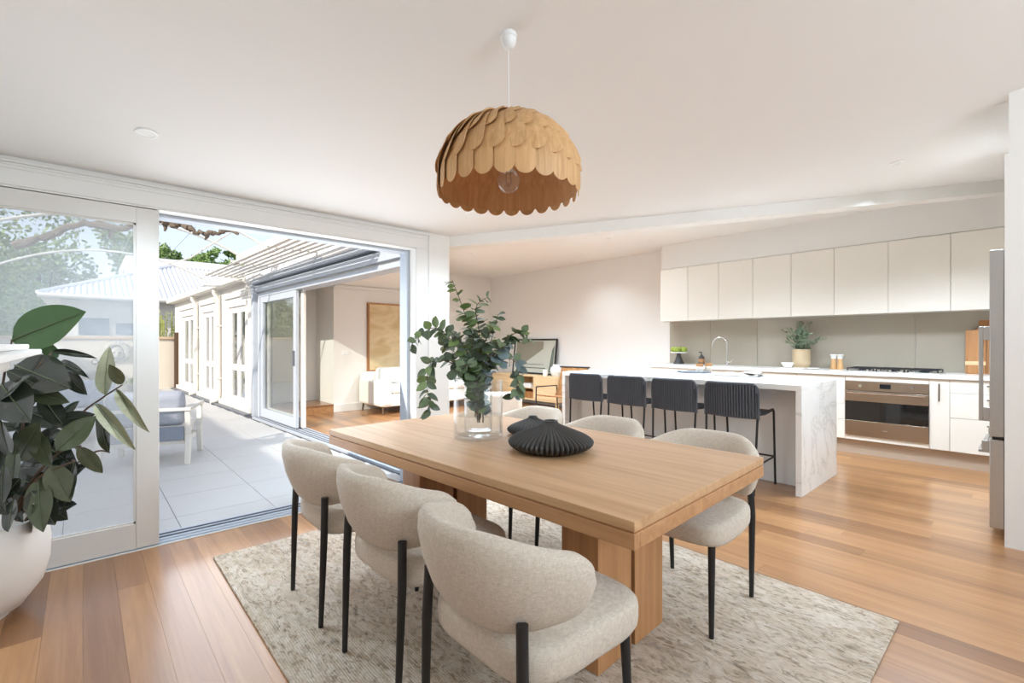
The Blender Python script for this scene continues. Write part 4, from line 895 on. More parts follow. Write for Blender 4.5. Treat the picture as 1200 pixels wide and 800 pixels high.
# ------------------------------------------------------------------ BAR STOOLS
def make_stool(label, loc):
    s = thing('bar_stool', label, 'stool', loc, 0, 'black woven bar stools along the island')
    # rear (towards the table) is -X
    for sy in (-1, 1):
        MB().tube([(-0.235, sy * 0.20, 0), (-0.20, sy * 0.215, 0.62), (-0.215, sy * 0.215, 0.84)], 0.0095, 10).build('leg', 'black', s, smooth=True)
        MB().tube([(0.245, sy * 0.20, 0), (0.19, sy * 0.205, 0.655), (0.17, sy * 0.205, 0.672), (-0.2, sy * 0.213, 0.66)], 0.0095, 10).build('leg', 'black', s, smooth=True)
    MB().tube([(-0.224, -0.202, 0.23), (-0.224, 0.202, 0.23)], 0.008, 8).tube([(0.225, -0.2, 0.25), (0.225, 0.2, 0.25)], 0.008, 8).tube([(-0.224, -0.202, 0.23), (0.225, -0.2, 0.25)], 0.007, 8).tube([(-0.224, 0.202, 0.23), (0.225, 0.2, 0.25)], 0.007, 8).build('footrest', 'black', s, smooth=True)
    # woven back: curved band with rounded upper corners, fluted by upright cords
    NS, NZ = 176, 6; pts = []; rim = []
    for side in (0, 1):
        for i in range(NS + 1):
            t = -1 + 2 * i / NS; y = 0.222 * t
            xx = -0.235 + 0.05 * abs(t) ** 2.6
            top = 0.908 - 0.05 * max(0, (abs(t) - 0.8) / 0.2) ** 2.5; bot = 0.632
            fl_ = 0.018 * abs(math.sin((i / NS) * 20 * PI))
            for j in range(NZ + 1):
                z = lerp(bot, top, j / NZ)
                pts.append((xx + (-(0.006 + fl_) if side == 0 else 0.012) - 0.012 * (j / NZ), y, z))
    mb = MB(); n = (NS + 1) * (NZ + 1)
    fs = []
    for i in range(NS):
        for j in range(NZ):
            a, b, c, d = i * (NZ + 1) + j, (i + 1) * (NZ + 1) + j, (i + 1) * (NZ + 1) + j + 1, i * (NZ + 1) + j + 1
            fs.append((a, d, c, b)); fs.append((n + a, n + b, n + c, n + d))
        a, b = i * (NZ + 1), (i + 1) * (NZ + 1); fs.append((a, b, n + b, n + a)); a += NZ; b += NZ; fs.append((a, n + a, n + b, b))
    mb.add(pts, fs); mb.build('woven_back', 'cord', s, smooth=True, angle=60)
    rim = [(-0.2, -0.222, 0.62)] + [(-0.24 + 0.05 * abs(t) ** 2.6 - 0.012, 0.224 * t, 0.91 - 0.05 * max(0, (abs(t) - 0.8) / 0.2) ** 2.5) for t in [-1 + 2 * i / 24 for i in range(25)]] + [(-0.2, 0.222, 0.62)]
    MB().tube(rim, 0.011, 8).tube([(-0.24 + 0.05 * abs(t) ** 2.6, 0.222 * t, 0.632) for t in [-1 + 2 * i / 16 for i in range(17)]], 0.009, 8).build('back_frame', 'cord', s, smooth=True)
    st = MB(); k = 40
    for i in range(k):
        y = -0.2 + 0.4 * i / (k - 1); st.tube([(-0.2, y, 0.652), (0.0, y, 0.642), (0.19, y, 0.66)], 0.0058, 5)
    st.build('woven_seat', 'cord', s, smooth=True)
    return s
sl0 = None
for k, (yc, l) in enumerate([(1.735, 'first black woven bar stool from the island end beside the oven'), (2.265, 'second black woven bar stool from the island end beside the oven'), (2.79, 'third black woven bar stool from the island end beside the oven'), (3.315, 'black woven bar stool at the island end beside the sideboard')]):
    if k == 0: sl0 = make_stool(l, (4.305, yc, 0))
    else: dup(sl0, (4.305, yc, 0), 0, l)

# ------------------------------------------------------------------ LIVING AREA
sb = thing('sideboard', 'low pale timber sideboard with open shelf against the white wall', 'sideboard', (6.6, 7.0, 0)); 
MB().box(0, 0.43, -1.0, 1.0, 0.585, 0.61).build('top_board', 'palewood', sb, bevel=0.002)
MB().box(0, 0.43, -1.0, 1.0, 0.12, 0.145).build('bottom_board', 'palewood', sb)
for y in (-1.0, -0.38, 0.1, 0.975): MB().box(0.0, 0.43, y, y + 0.025, 0.145, 0.585).build('upright', 'palewood', sb)
MB().box(0.41, 0.425, -0.97, 0.97, 0.145, 0.585).build('back_board', 'palewood', sb)
for (y0, y1) in ((-0.975, -0.38), (0.125, 0.975)):
    for (z0, z1) in ((0.147, 0.363), (0.367, 0.583)): MB().box(-0.005, 0.015, y0 + 0.002, y1 - 0.002, z0, z1).build('drawer_front', 'palewood', sb, bevel=0.002)
MB().box(0.02, 0.41, -0.355, 0.1, 0.345, 0.362).build('shelf', 'palewood', sb)
for (a, b_) in ((0.03, -0.97), (0.36, -0.97), (0.03, 0.92), (0.36, 0.92)): MB().box(a, a + 0.05, b_, b_ + 0.05, 0, 0.12).build('leg', 'palewood', sb)
for k, (z, h, l) in enumerate([(0.3625, 0.05, 'white book lying on the sideboard shelf'), (0.413, 0.03, 'pale book lying on top of the white book in the sideboard')]):
    b = thing('book', l, 'book', (6.72, 6.86, z), 0, 'books in the sideboard'); MB().box(-0.1, 0.1, -0.13, 0.13, 0.003, h - 0.003).build('pages', 'paper', b); MB().box(-0.102, 0.104, -0.132, 0.132, 0, 0.003).box(-0.102, 0.104, -0.132, 0.132, h - 0.003, h).box(-0.104, -0.1, -0.132, 0.132, 0, h).build('cover', 'ceramic', b)
MB().box(0, 0.26, -0.16, 0.16, 0, 0.13).build('storage_box', 'boardwood', bevel=0.005, loc=(6.68, 6.86, 0.1455), label='small timber box on the lower sideboard shelf', cat='box')
p = PU(651.5, 6.76); vs_ = thing('round_vase', 'round white ceramic vase on the sideboard', 'vase', (p.x, p.y, 0.6105))
MB().lathe([(0, 0), (0.07, 0), (0.10, 0.05), (0.115, 0.11), (0.10, 0.17), (0.06, 0.205), (0.058, 0.225), (0.064, 0.232), (0.05, 0.225), (0.05, 0.2), (0, 0.19)], 28).build('vase_body', 'ceramic', vs_, smooth=True)
MB().tube([(0.0, -0.1, 0.17), (0, -0.135, 0.2), (0, -0.1, 0.225), (0, -0.055, 0.22)], 0.01, 8).build('handle', 'ceramic', vs_, smooth=True)
p = PU(639, 6.7); MB().lathe([(0, 0), (0.045, 0), (0.05, 0.02), (0.05, 0.12), (0.044, 0.122), (0.042, 0.03), (0, 0.03)], 22).build('white_cup', 'ceramic', smooth=True, loc=(p.x, p.y, 0.6105), label='small white cup next to the round vase', cat='cup')
# framed picture leaning on the wall above the sideboard
pf = thing('framed_picture', 'dark framed glazed picture leaning on the sideboard', 'picture', (6.9, 6.98, 0.615)); pf.rotation_euler = (0, R_(7), 0)
for (y0, y1, z0, z1) in ((-0.62, 0.62, 0, 0.03), (-0.62, 0.62, 0.70, 0.73), (-0.62, -0.59, 0.03, 0.70), (0.59, 0.62, 0.03, 0.70)): MB().box(0, 0.03, y0, y1, z0, z1).build('frame', 'black', pf)
MB().box(0.012, 0.02, -0.59, 0.59, 0.03, 0.70).build('print', mat('picture_mount', rgb(196, 198, 186), 0.12, noise=0.03, scale=3, coat=0.6), pf)
MB().add([(0.009, 0.55, 0.68), (0.009, -0.25, 0.68), (0.009, -0.25, 0.52), (0.009, 0.25, 0.23), (0.009, 0.55, 0.23)], [(0, 1, 2, 3, 4)]).build('print_block', mat('print_taupe', rgb(142, 138, 122), 0.2, noise=0.05, scale=6, coat=0.5), pf)
MB().add([(0.009, -0.44, 0.05), (0.009, -0.56, 0.05), (0.009, -0.56, 0.6), (0.009, -0.5, 0.5)], [(0, 1, 2, 3)]).build('print_shape', mat('print_green', rgb(104, 116, 108), 0.2, noise=0.05, scale=6, coat=0.5), pf)
MB().box(0.006, 0.010, -0.35, 0.5, 0.12, 0.135).box(0.006, 0.010, -0.3, 0.5, 0.2, 0.208).build('print_line', mat('print_dark', rgb(70, 76, 66), 0.3, noise=0.05, scale=6), pf)
# lounge chair with black frame beside the island end
lc = thing('lounge_chair', 'black framed lounge chair with tan sling beside the sideboard', 'chair', (6.0, 5.35, 0), R_(100))
for sx in (-0.3, 0.3): MB().tube([(sx, 0.35, 0), (sx, 0.33, 0.52), (sx, -0.3, 0.50), (sx, -0.34, 0)], 0.012, 8).build('frame', 'black', lc, smooth=True)
MB().grid([(x_, y_, z_) for (y_, z_) in ((0.36, 0.40), (0.1, 0.36), (-0.2, 0.33), (-0.33, 0.55), (-0.42, 0.82)) for x_ in (-0.27, 0.27)], 5, 2).build('sling', 'boardwood', lc, smooth=True).modifiers.new('thick', 'SOLIDIFY').thickness = 0.02
MB().tube([(-0.3, -0.42, 0.83), (0.3, -0.42, 0.83)], 0.012, 8).build('top_bar', 'black', lc, smooth=True)
# upholstered armchair seen past the glass vase
ac = thing('upholstered_armchair', 'boxy beige upholstered armchair behind the glass vase', 'armchair', (4.25, 5.05, 0), R_(-42))
MB().box(-0.38, 0.38, -0.40, -0.22, 0.1, 0.60).build('backrest', 'boucle', ac, bevel=0.05, seg=3)
for sx in (-1, 1): MB().box(min(sx * 0.24, sx * 0.38), max(sx * 0.24, sx * 0.38), -0.219, 0.36, 0.1, 0.52).build('arm', 'boucle', ac, bevel=0.04, seg=3)
MB().box(-0.238, 0.238, -0.218, 0.38, 0.2, 0.42).build('seat_cushion', 'boucle', ac, bevel=0.04, seg=3)
for (a, b_) in ((-0.33, -0.34), (0.33, -0.34), (-0.33, 0.3), (0.33, 0.3)): MB().tube([(a, b_, 0), (a, b_, 0.101)], [0.014, 0.02], 10).build('leg', 'brown', ac, smooth=True)
# white sofa and painting in front of the end wall
sf = thing('white_sofa', 'white slipcovered sofa in sunlight below the painting', 'sofa', (4.93, 7.97, 0))
MB().box(-1.12, 1.12, -0.45, 0.45, 0.14, 0.36).build('base', 'sofa', sf, bevel=0.03, seg=3)
MB().box(-1.12, 1.12, 0.25, 0.47, 0.36, 0.72).build('backrest', 'sofa', sf, bevel=0.06, seg=3)
for sx in (-1, 1): MB().box(min(sx * 0.93, sx * 1.16), max(sx * 0.93, sx * 1.16), -0.47, 0.4, 0.15, 0.60).build('arm', 'sofa', sf, bevel=0.05, seg=3)
for sx in (-1, 1):
    MB().box(min(sx * 0.005, sx * 0.925), max(sx * 0.005, sx * 0.925), -0.47, 0.2, 0.361, 0.50).build('seat_cushion', 'sofa', sf, bevel=0.05, seg=3)
    MB().box(min(sx * 0.01, sx * 0.92), max(sx * 0.01, sx * 0.92), 0.05, 0.26, 0.501, 0.80).build('back_cushion', 'sofa', sf, bevel=0.07, seg=3)
for (a, b_) in ((-1.08, -0.40), (1.08, -0.40), (-1.08, 0.40), (1.08, 0.40)): MB().tube([(a, b_, 0), (a * 0.985, b_ * 0.97, 0.15)], [0.012, 0.022], 10).build('leg', 'brown', sf, smooth=True)
pt = thing('abstract_painting', 'large framed abstract painting in sandy tones above the sofa', 'painting', (4.63, YB - 0.0405, 0.71))
MB().box(-0.6, 0.6, 0.005, 0.038, 0.03, 1.28).build('canvas', 'art', pt)
for b_ in ((-0.64, 0.64, 0, 0.04, 0, 0.03), (-0.64, 0.64, 0, 0.04, 1.28, 1.31), (-0.64, -0.6, 0, 0.04, 0.03, 1.28), (0.6, 0.64, 0, 0.04, 0.03, 1.28)): MB().box(*b_).build('frame', 'boardwood', pt)
lsw = thing('light_switch', 'small white double light switch on the living room wall', 'switch', (3.58, YB - 0.0095, 1.08))
MB().box(-0.06, 0.06, 0, 0.009, -0.04, 0.04).build('plate', 'plastic', lsw, bevel=0.002)
for k in (-0.025, 0.025): MB().box(k - 0.011, k + 0.011, -0.004, 0, -0.015, 0.015).build('rocker', 'plastic', lsw)
# timber step to the hallway with cupboard
stp = thing('timber_step', 'single oak step up into the hallway', 'step', (0, 0, 0))
MB().box(2.43, 3.359, YB, YB + 0.859, 0.0, 0.13).build('riser', 'plank', stp)
MB().box(2.43, 3.359, YB - 0.015, YB + 0.859, 0.13, 0.15).build('tread', 'plank', stp, bevel=0.003)
hc = thing('hall_cupboard', 'tall cream hallway cupboard with a slim bar handle', 'cupboard', (0, 0, 0))
MB().box(2.5, 3.02, YB + 0.7, YB + 0.858, 0.151, 2.15).build('carcass', 'cabinet', hc)
d_ = MB().box(2.52, 3.0, YB + 0.68, YB + 0.699, 0.17, 2.13).build('door', 'cabinet', hc, bevel=0.002); MB().box(2.93, 2.945, YB + 0.65, YB + 0.679, 1.0, 1.35).build('handle', 'steel', d_)

# ------------------------------------------------------------------ MANTEL AND RUBBER PLANT
S('wall_chimney', 'wall', 'white chimney breast below the mantel', (XL, -0.36, 0.9, 2.72, 0, 2.9))
mn = thing('mantel_shelf', 'white moulded mantel shelf in front of the rubber plant', 'mantel', (-0.36, 1.8, 1.2))
MB().box(0.0, 0.235, -0.95, 0.95, 0.005, 0.026).build('shelf_board', 'trim', mn, bevel=0.005)
MB().box(0.0, 0.20, -0.925, 0.925, 0.0262, 0.046).build('upper_board', 'trim', mn, bevel=0.004)
MB().box(0.0, 0.15, -0.90, 0.90, -0.06, 0.004).build('moulding', 'trim', mn, bevel=0.015)
rp = thing('rubber_plant', 'dark-leaved rubber plant in a large matte white pot by the glass door', 'plant', (-0.40, 3.22, 0.0005)); RPO = Vector((-0.40, 3.22, 0.0005))
MB().lathe([(0, 0.0), (0.15, 0.0), (0.155, 0.018), (0.20, 0.04), (0.262, 0.13), (0.284, 0.22), (0.288, 0.32), (0.275, 0.42), (0.268, 0.44), (0.255, 0.44), (0.26, 0.40), (0.0, 0.39)], 48).build('pot', 'pot', rp, smooth=True)
rl = {}
for k, m_ in (('d', 'rubberleaf'), ('o', 'rubberleaf2'), ('g', 'rubberleaf3'), ('p', 'rubberpale')):
    for sh_, (wr, fo, dp) in (('n', (0.42, 0.16, 0.10)), ('t', (0.20, 0.9, 0.22)), ('w', (0.56, 0.14, 0.05))):
        me = leaf_mesh('leaf', 1.0, wr, fo, dp, 10, 6, 0.85); me.materials.append(M[m_]); rl[k + sh_] = me
ribm = MB().tube([(0, 0, 0.006), (0.3, 0, 0.0), (0.65, 0, -0.035), (0.97, 0, -0.09)], [0.012, 0.009, 0.006, 0.002], 5).mesh('midrib', True); ribm.materials.append(M['midrib'])
ribw = MB().tube([(0, 0, 0.006), (0.3, 0, 0.004), (0.65, 0, -0.014), (0.97, 0, -0.04)], [0.012, 0.009, 0.006, 0.002], 5).mesh('midrib', True); ribw.materials.append(M['midrib'])
# (base px, tip px, depth, kind) read from the photograph, depth from the pot's distance
LV = [((14, 399), (91, 367), 2.05, 'gw', 0), ((60, 412), (107, 416), 2.2, 'dt', 0), ((18, 428), (76, 451), 2.12, 'dw', 0), ((8, 434), (46, 452), 2.05, 'dn', 0), ((70, 430), (97, 460), 2.25, 'dn', 0), ((70, 425), (93, 434), 2.3, 'dt', 0),
      ((124, 463), (123, 409), 2.35, 'pn', 0), ((143, 450), (130, 430), 2.35, 'on', 0), ((137, 456), (164, 500), 2.35, 'pt', 0), ((112, 473), (148, 518), 2.3, 'pt', 0), ((128, 530), (113, 480), 2.35, 'on', 0), ((66, 528), (108, 490), 2.1, 'ow', 0),
      ((92, 523), (117, 553), 2.1, 'on', 0), ((60, 545), (80, 585), 2.05, 'ow', 0), ((88, 540), (74, 588), 2.05, 'dw', 0), ((2, 450), (30, 490), 2.0, 'dw', 0), ((0, 470), (28, 440), 2.0, 'dn', 0), ((30, 455), (74, 470), 2.1, 'on', 0), ((48, 462), (74, 500), 2.15, 'dn', 0),
      ((30, 480), (70, 497), 2.15, 'dn', 0), ((0, 490), (8, 535), 1.98, 'dw', 0), ((36, 500), (55, 545), 2.1, 'on', 0), ((20, 520), (10, 570), 2.0, 'on', 0), ((22, 540), (40, 500), 2.05, 'on', 0), ((10, 560), (58, 570), 2.05, 'dn', 0), ((40, 590), (32, 622), 2.0, 'dn', 0),
      ((16, 585), (8, 620), 1.97, 'dw', 0), ((36, 575), (62, 612), 2.0, 'dw', 0), ((45, 560), (46, 618), 1.99, 'on', 0), ((62, 575), (40, 580), 2.1, 'dn', 0), ((52, 520), (84, 545), 2.2, 'dn', 0), ((56, 585), (70, 575), 2.2, 'on', 0), ((64, 420), (52, 400), 2.3, 'gn', 0),
      ((4, 545), (0, 590), 1.95, 'dw', 0), ((24, 560), (2, 585), 2.0, 'dw', 0), ((70, 490), (90, 470), 2.25, 'dn', 0), ((50, 480), (20, 505), 2.2, 'dn', 0), ((86, 500), (90, 530), 2.15, 'pt', 0), ((75, 560), (98, 545), 2.2, 'dn', 0), ((30, 530), (62, 535), 2.2, 'dn', 0),
      ((10, 505), (36, 470), 2.25, 'dn', 0), ((55, 550), (20, 545), 2.15, 'dn', 0), ((0, 575), (22, 612), 2.05, 'dn', 0), ((60, 600), (84, 590), 2.1, 'dn', 0), ((-20, 450), (6, 470), 2.1, 'dn', 0), ((-30, 500), (0, 520), 2.1, 'dn', 0), ((-25, 560), (0, 600), 2.0, 'dn', 0), ((30, 425), (15, 470), 2.25, 'dn', 0), ((66, 505), (58, 470), 2.25, 'on', 0), ((95, 520), (66, 515), 2.2, 'dn', 0)]
rnd = random.Random(5)
for k in range(16):
    bx_, by_ = rnd.uniform(-5, 75), rnd.uniform(455, 590); a_ = rnd.uniform(0, 6.28); LV.append(((bx_, by_), (bx_ + 42 * math.cos(a_), by_ + 34 * math.sin(a_)), rnd.uniform(2.1, 2.3), rnd.choice(['dn', 'dn', 'on', 'dw']), 0))
for (bpx, tpx, d, kd, r0) in LV:
    b = P(bpx[0], bpx[1], d + 0.1 + rnd.uniform(-.04, .04)); t = P(tpx[0], tpx[1], d + 0.1 + rnd.uniform(-.09, .05))
    tilt = rnd.uniform(-0.5, 0.5)
    nrm = -FW + UP * rnd.uniform(0.1, 0.9) + RT * tilt
    if kd == 'gw': nrm = -FW + UP * 0.15
    b = b - RPO; t = t - RPO
    m_, L_ = orient(b, t, nrm)
    o = obj('leaf', rl[kd], None, rp); o.matrix_local = m_ @ Matrix.Diagonal((L_ * 1.08, L_ * 1.12, L_ * 1.1, 1))
    rb = obj('midrib', ribw if kd[1] == 'w' else ribm, None, o); rb.location = (0, 0, 0.004)
SP = [[(10, 610, 2.25), (20, 540, 2.25), (32, 470, 2.22), (45, 430, 2.2), (60, 414, 2.25)], [(20, 610, 2.2), (60, 540, 2.25), (90, 490, 2.4), (120, 466, 2.47), (143, 451, 2.46)], [(8, 610, 2.15), (40, 560, 2.15), (70, 530, 2.2), (95, 522, 2.2)],
      [(30, 610, 2.2), (70, 560, 2.25), (110, 530, 2.4), (129, 530, 2.45)], [(0, 600, 2.15), (-5, 520, 2.15), (5, 440, 2.15), (14, 399, 2.15)], [(20, 600, 2.1), (45, 560, 2.12), (88, 540, 2.15)]]
for s_ in SP:
    pts = catmull([P(*q_) - RPO for q_ in s_], 6); MB().tube(pts, [lerp(0.008, 0.003, i / len(pts)) for i in range(len(pts))], 7).build('stem', 'brown', rp, smooth=True)

# ------------------------------------------------------------------ COURTYARD
pv = S('paving', 'grout', 'large pale grey courtyard pavers', (-4.7, 2.3, YO + 0.03, 16.3, -0.12, -0.03), cat='paving')
tm = MB().box(0, 1, 0, 1, -1, 0).mesh('paver')
gx = [-4.7] + [-0.1 + 0.6 * k for k in range(-7, 4)] + [2.31]; gx = sorted(g for g in gx if -4.71 < g < 2.32)
gy = [YO + 0.035] + [4.18 + 0.585 * k for k in range(0, 21)] + [16.3]
for i in range(len(gx) - 1):
    for j in range(len(gy) - 1):
        if gx[i + 1] < -2.4: continue
        x1 = min(gx[i + 1], WU(gy[j + 1]) - 0.17)
        if x1 - gx[i] < 0.05: continue
        o = obj('paver', tm, 'tile', pv); o.location = (gx[i] + 0.002, gy[j] + 0.002, -0.014); o.scale = (x1 - gx[i] - 0.004, gy[j + 1] - gy[j] - 0.004, 0.0155)
bx('courtyard_slab', 'tile', -4.7, -2.5, YO + 0.03, 16.3, -0.0299, -0.014, label='plain paved strip along the boundary wall', cat='paving', kind='structure')
S('ground', 'grout', 'ground beyond the courtyard walls', (-40, 45, 16.3, 60, -0.2, -0.1), (-40, -4.9, -30, 16.3, -0.2, -0.1), cat='ground')
S('wall_shading', 'render', 'unseen rendered boundary wall, added to shade the courtyard', (-4.9, -4.7, YO - 4, 16.3, -0.1, 3.5), cat='wall')  # out of view; height set for the shade it casts on the pavers
ew = thing('wall_end', 'low beige rendered courtyard wall with tan capping', 'wall', kind='structure')
MB().box(-4.7, 1.93, 16.25, 16.45, -0.1, 1.36).build('render_face', 'render', ew)
MB().box(-4.7, 1.96, 16.2, 16.5, 1.36, 1.43).build('capping', 'capping', ew, bevel=0.006)
S('trim_6', 'brown', 'dark corner post where the end wall meets the wing', (1.90, 1.99, 16.05, 16.25, -0.1, 1.55), cat='post')

# wing building across the courtyard; all pieces follow its outer face
def wing(p): return Vector((WU(p.y) + p.x, p.y, p.z))
def WB(*boxes):
    m = MB(wing)
    for b in boxes: m.box(*b)
    return m
units = [(9.62, 10.9), (11.95, 13.1), (14.0, 15.55)]
bxs = [(0, 0.16, YO + 0.01, 4.15, -0.1, 2.45), (0, 0.16, 4.15, 8.92, 2.09, 2.45)]
prev = 8.92
for a, b in units: bxs.append((0, 0.16, prev, a, -0.1, 2.45)); bxs.append((0, 0.16, a, b, 2.02, 2.45)); bxs.append((0, 0.16, a, b, -0.1, 0.02)); prev = b
bxs.append((0, 0.16, prev, 16.6, -0.1, 2.45))
WB(*bxs).build('wall_wing', 'extwhite', label='white weathered wall of the courtyard wing', cat='wall', kind='structure')
WB((0.9, 1.0, 9.5, 16.6, 0, 2.4)).build('wall_wing_inner', 'wall', label='white room wall inside the courtyard wing', cat='wall', kind='structure')
WB((0.1, 2.5, 9.5, 16.6, 2.36, 2.44)).build('ceiling', 'ceiling', label='white ceiling inside the courtyard wing', cat='ceiling', kind='structure')
# roof, gutter, brackets
rf = MB(wing); pts = []
for i in range(221):
    y = YO + 0.05 + i * 0.058
    for k in range(2): pts.append((-0.12 + k * 3.0, y, 2.52 + k * 0.9 + 0.012 * math.sin(i * PI)))
rf.grid(pts, 221, 2); rf.build('roof_2', 'roofwhite', label='pale roof of the courtyard wing', cat='roof', kind='structure')
gt = thing('gutter', 'long pale roof gutter along the courtyard wing', 'gutter')
WB((-0.20, -0.195, 9.66, 16.6, 2.38, 2.49), (-0.2, -0.05, 9.66, 16.6, 2.375, 2.385), (-0.055, -0.05, 9.66, 16.6, 2.38, 2.50), (-0.205, -0.18, 9.66, 16.6, 2.485, 2.50)).build('channel', 'extwhite', gt)
WB((-0.05, -0.002, 9.66, 16.6, 2.36, 2.5)).build('fascia', 'extwhite', gt)
for k, (a, b) in enumerate(units):
    h = thing('window_hood', 'white timber hood over the %s pair of doors along the wing' % ['nearest', 'middle', 'farthest'][k], 'hood')
    WB((-0.07, 0, a - 0.12, b + 0.12, 2.12, 2.22)).build('hood_board', 'extwhite', h, bevel=0.004); WB((-0.03, 0, a - 0.1, b + 0.1, 2.02, 2.12)).build('hood_frieze', 'trim', h)
    u_ = thing('door_%d' % (k + 2), 'white glazed %s doors in the courtyard wing' % ['first', 'second', 'third'][k], 'door', kind='structure')
    WB((-0.02, 0.10, a, a + 0.06, 0.02, 2.02), (-0.02, 0.10, b - 0.06, b, 0.02, 2.02), (-0.02, 0.10, a + 0.06, b - 0.06, 1.96, 2.02), (-0.04, 0.10, a + 0.06, b - 0.06, 0.02, 0.07)).build('door_frame', 'housewall' if k == 0 else 'trim', u_)
    m_ = (a + b) / 2
    for (c, d) in ((a + 0.06, m_ - 0.004), (m_ + 0.004, b - 0.06)):
        lf = WB((0.02, 0.06, c, c + 0.10, 0.07, 1.96), (0.02, 0.06, d - 0.10, d, 0.07, 1.96), (0.02, 0.06, c + 0.1, d - 0.1, 0.07, 0.22), (0.02, 0.06, c + 0.1, d - 0.1, 1.84, 1.96), (0.02, 0.06, c + 0.1, d - 0.1, 0.72, 0.84)).build('door_leaf', 'trim', u_, bevel=0.003)
        WB((0.038, 0.044, c + 0.1, d - 0.1, 0.22, 0.72)).build('pane', 'glass2', lf); WB((0.038, 0.044, c + 0.1, d - 0.1, 0.84, 1.84)).build('pane', 'glass2', lf)
for k, y in enumerate((8.98, 11.45, 13.55)):
    dp_ = thing('downpipe', ['grey square downpipe beside the wing slider', 'white round downpipe between the first and second wing doors', 'white round downpipe between the second and third wing doors'][k], 'downpipe')
    if k == 0:
        WB((-0.085, -0.001, y, y + 0.11, -0.012, 2.36)).build('pipe', 'greyframe', dp_, bevel=0.006)
        WB((-0.1, 0, y - 0.01, y + 0.12, 2.2, 2.26)).build('bracket', 'greyframe', dp_)
    else:
        MB(wing).tube([(-0.13, y, 2.373), (-0.13, y, 2.30), (-0.06, y, 2.18), (-0.05, y, 0.2), (-0.06, y, 0.08), (-0.14, y, 0.035), (-0.2, y, 0.035)], 0.045, 12).build('pipe', 'extwhite', dp_, smooth=True)
        for z in (0.5, 1.6): WB((-0.1, 0, y - 0.055, y + 0.055, z, z + 0.03)).build('bracket', 'extwhite', dp_)
WB((-0.16, -0.001, 9.2, 16.2, -0.1, 0.01)).build('drain_channel', 'darkgrey', label='dark drain channel along the foot of the wing', cat='drain', kind='structure')
WB((-0.06, -0.001, 9.3, 16.2, 0.01, 0.10)).build('trim_7', 'extwhite', label='white plinth board along the foot of the wing', cat='plinth', kind='structure')
# stacked sliding leaves of the living room
sd = thing('door_5', 'stacked grey framed glass sliding doors of the living room', 'door', kind='structure')
WB((-0.03, 0.16, 8.82, 8.92, 0, 2.09), (-0.03, 0.16, 4.15, 4.22, 0, 2.09), (-0.03, 0.16, 4.22, 8.82, 2.03, 2.09)).build('door_frame', 'greyframe', sd, bevel=0.003)
for k, (n0, ex) in enumerate(((-0.02, 0), (0.06, -0.06))):
    a, b = 7.2 + ex, 8.80 
    lf = WB((n0, n0 + 0.045, a, a + 0.10, 0.012, 2.03), (n0, n0 + 0.045, b - 0.10, b, 0.012, 2.03), (n0, n0 + 0.045, a + 0.1, b - 0.1, 1.93, 2.03), (n0, n0 + 0.045, a + 0.1, b - 0.1, 0.012, 0.16)).build('door_leaf', 'trim' if k else 'greyframe', sd, bevel=0.003)
    WB((n0 + 0.02, n0 + 0.026, a + 0.1, b - 0.1, 0.16, 1.93)).build('pane', 'glass2', lf)
    if k == 0: WB((n0 - 0.03, n0, a + 0.03, a + 0.055, 0.92, 1.14)).build('handle', 'darkgrey', lf)
WB((-0.12, 0.18, 4.15, 8.92, -0.1, -0.002)).build('sill', 'greyframe', sd)
for n0 in (-0.08, -0.03, 0.03, 0.09): WB((n0, n0 + 0.008, 4.22, 8.85, -0.002, 0.008)).build('track_rail', 'darkgrey', sd)
# fascia beams and slatted awning over the slider
S2 = thing('slatted_awning', 'pale slatted awning over the living room slider', 'awning')
WB((-0.06, -0.002, 4.0, 8.95, 2.12, 2.22)).build('fascia_board', 'greyframe', S2); WB((-0.1, -0.002, 4.0, 8.95, 2.26, 2.36)).build('fascia_board', 'greyframe', S2); WB((-0.03, -0.002, 4.0, 8.95, 2.22, 2.26)).build('shadow_gap', 'darkgrey', S2)
for k in range(6):
    n0 = -0.15 - k * 0.095; WB((n0 - 0.055, n0, 4.5, 9.6, 2.41, 2.42)).build('slat', 'extwhite', S2)
for y in (4.6, 6.2, 7.8, 9.4): WB((-0.70, 0, y, y + 0.045, 2.421, 2.455)).build('bearer', 'extwhite', S2)
# pergola arches, rod, wires, vine
def arch(y, label):
    pts = []
    for i in range(25):
        t = -1 + 2 * i / 24; pts.append((0.45 + 1.75 * t, y, 3.06 - 0.55 * abs(t) ** 2.1))
    pts = [(-1.3, y, -0.014)] + [(-1.3, y, 2.4)] + pts[1:] + [(2.16, y, 2.43)]
    o = MB().tube(pts, 0.02, 8).build('pergola_arch', 'extwhite', smooth=True, label=label, cat='arch', group='white steel arches over the courtyard')
arch(7.5, 'white curved steel pergola arch over the middle of the slider')
arch(8.75, 'white curved steel pergola arch at the end of the slats')
arch(12.2, 'white curved steel pergola arch at the middle wing doors')
MB().tube([(1.65, 7.5, 2.9), (1.33, 9.6, 2.68), (1.25, 12.2, 2.9)], 0.012, 6).build('tie_rod', 'extwhite', label='thin straight rod tying the pergola arches', cat='rod')
for k in range(4):
    x = -0.7 + k * 0.65; z = 3.06 - 0.55 * abs((x - 0.45) / 1.75) ** 2.1 + 0.03
    MB().tube([(x, 7.4, z), (x, 9.0, z), (x, 12.3, z)], 0.004, 4).build('pergola_wire', 'steel', label='taut pergola wire, %s from the wing' % ORD[3 - k], cat='wire', group='taut wires over the pergola')
rnd = random.Random(21); vb = thing('vine_branch', 'gnarled brown vine branch hanging across the pergola', 'branch', P(230, 262, 6.6)); VO = P(230, 262, 6.6)
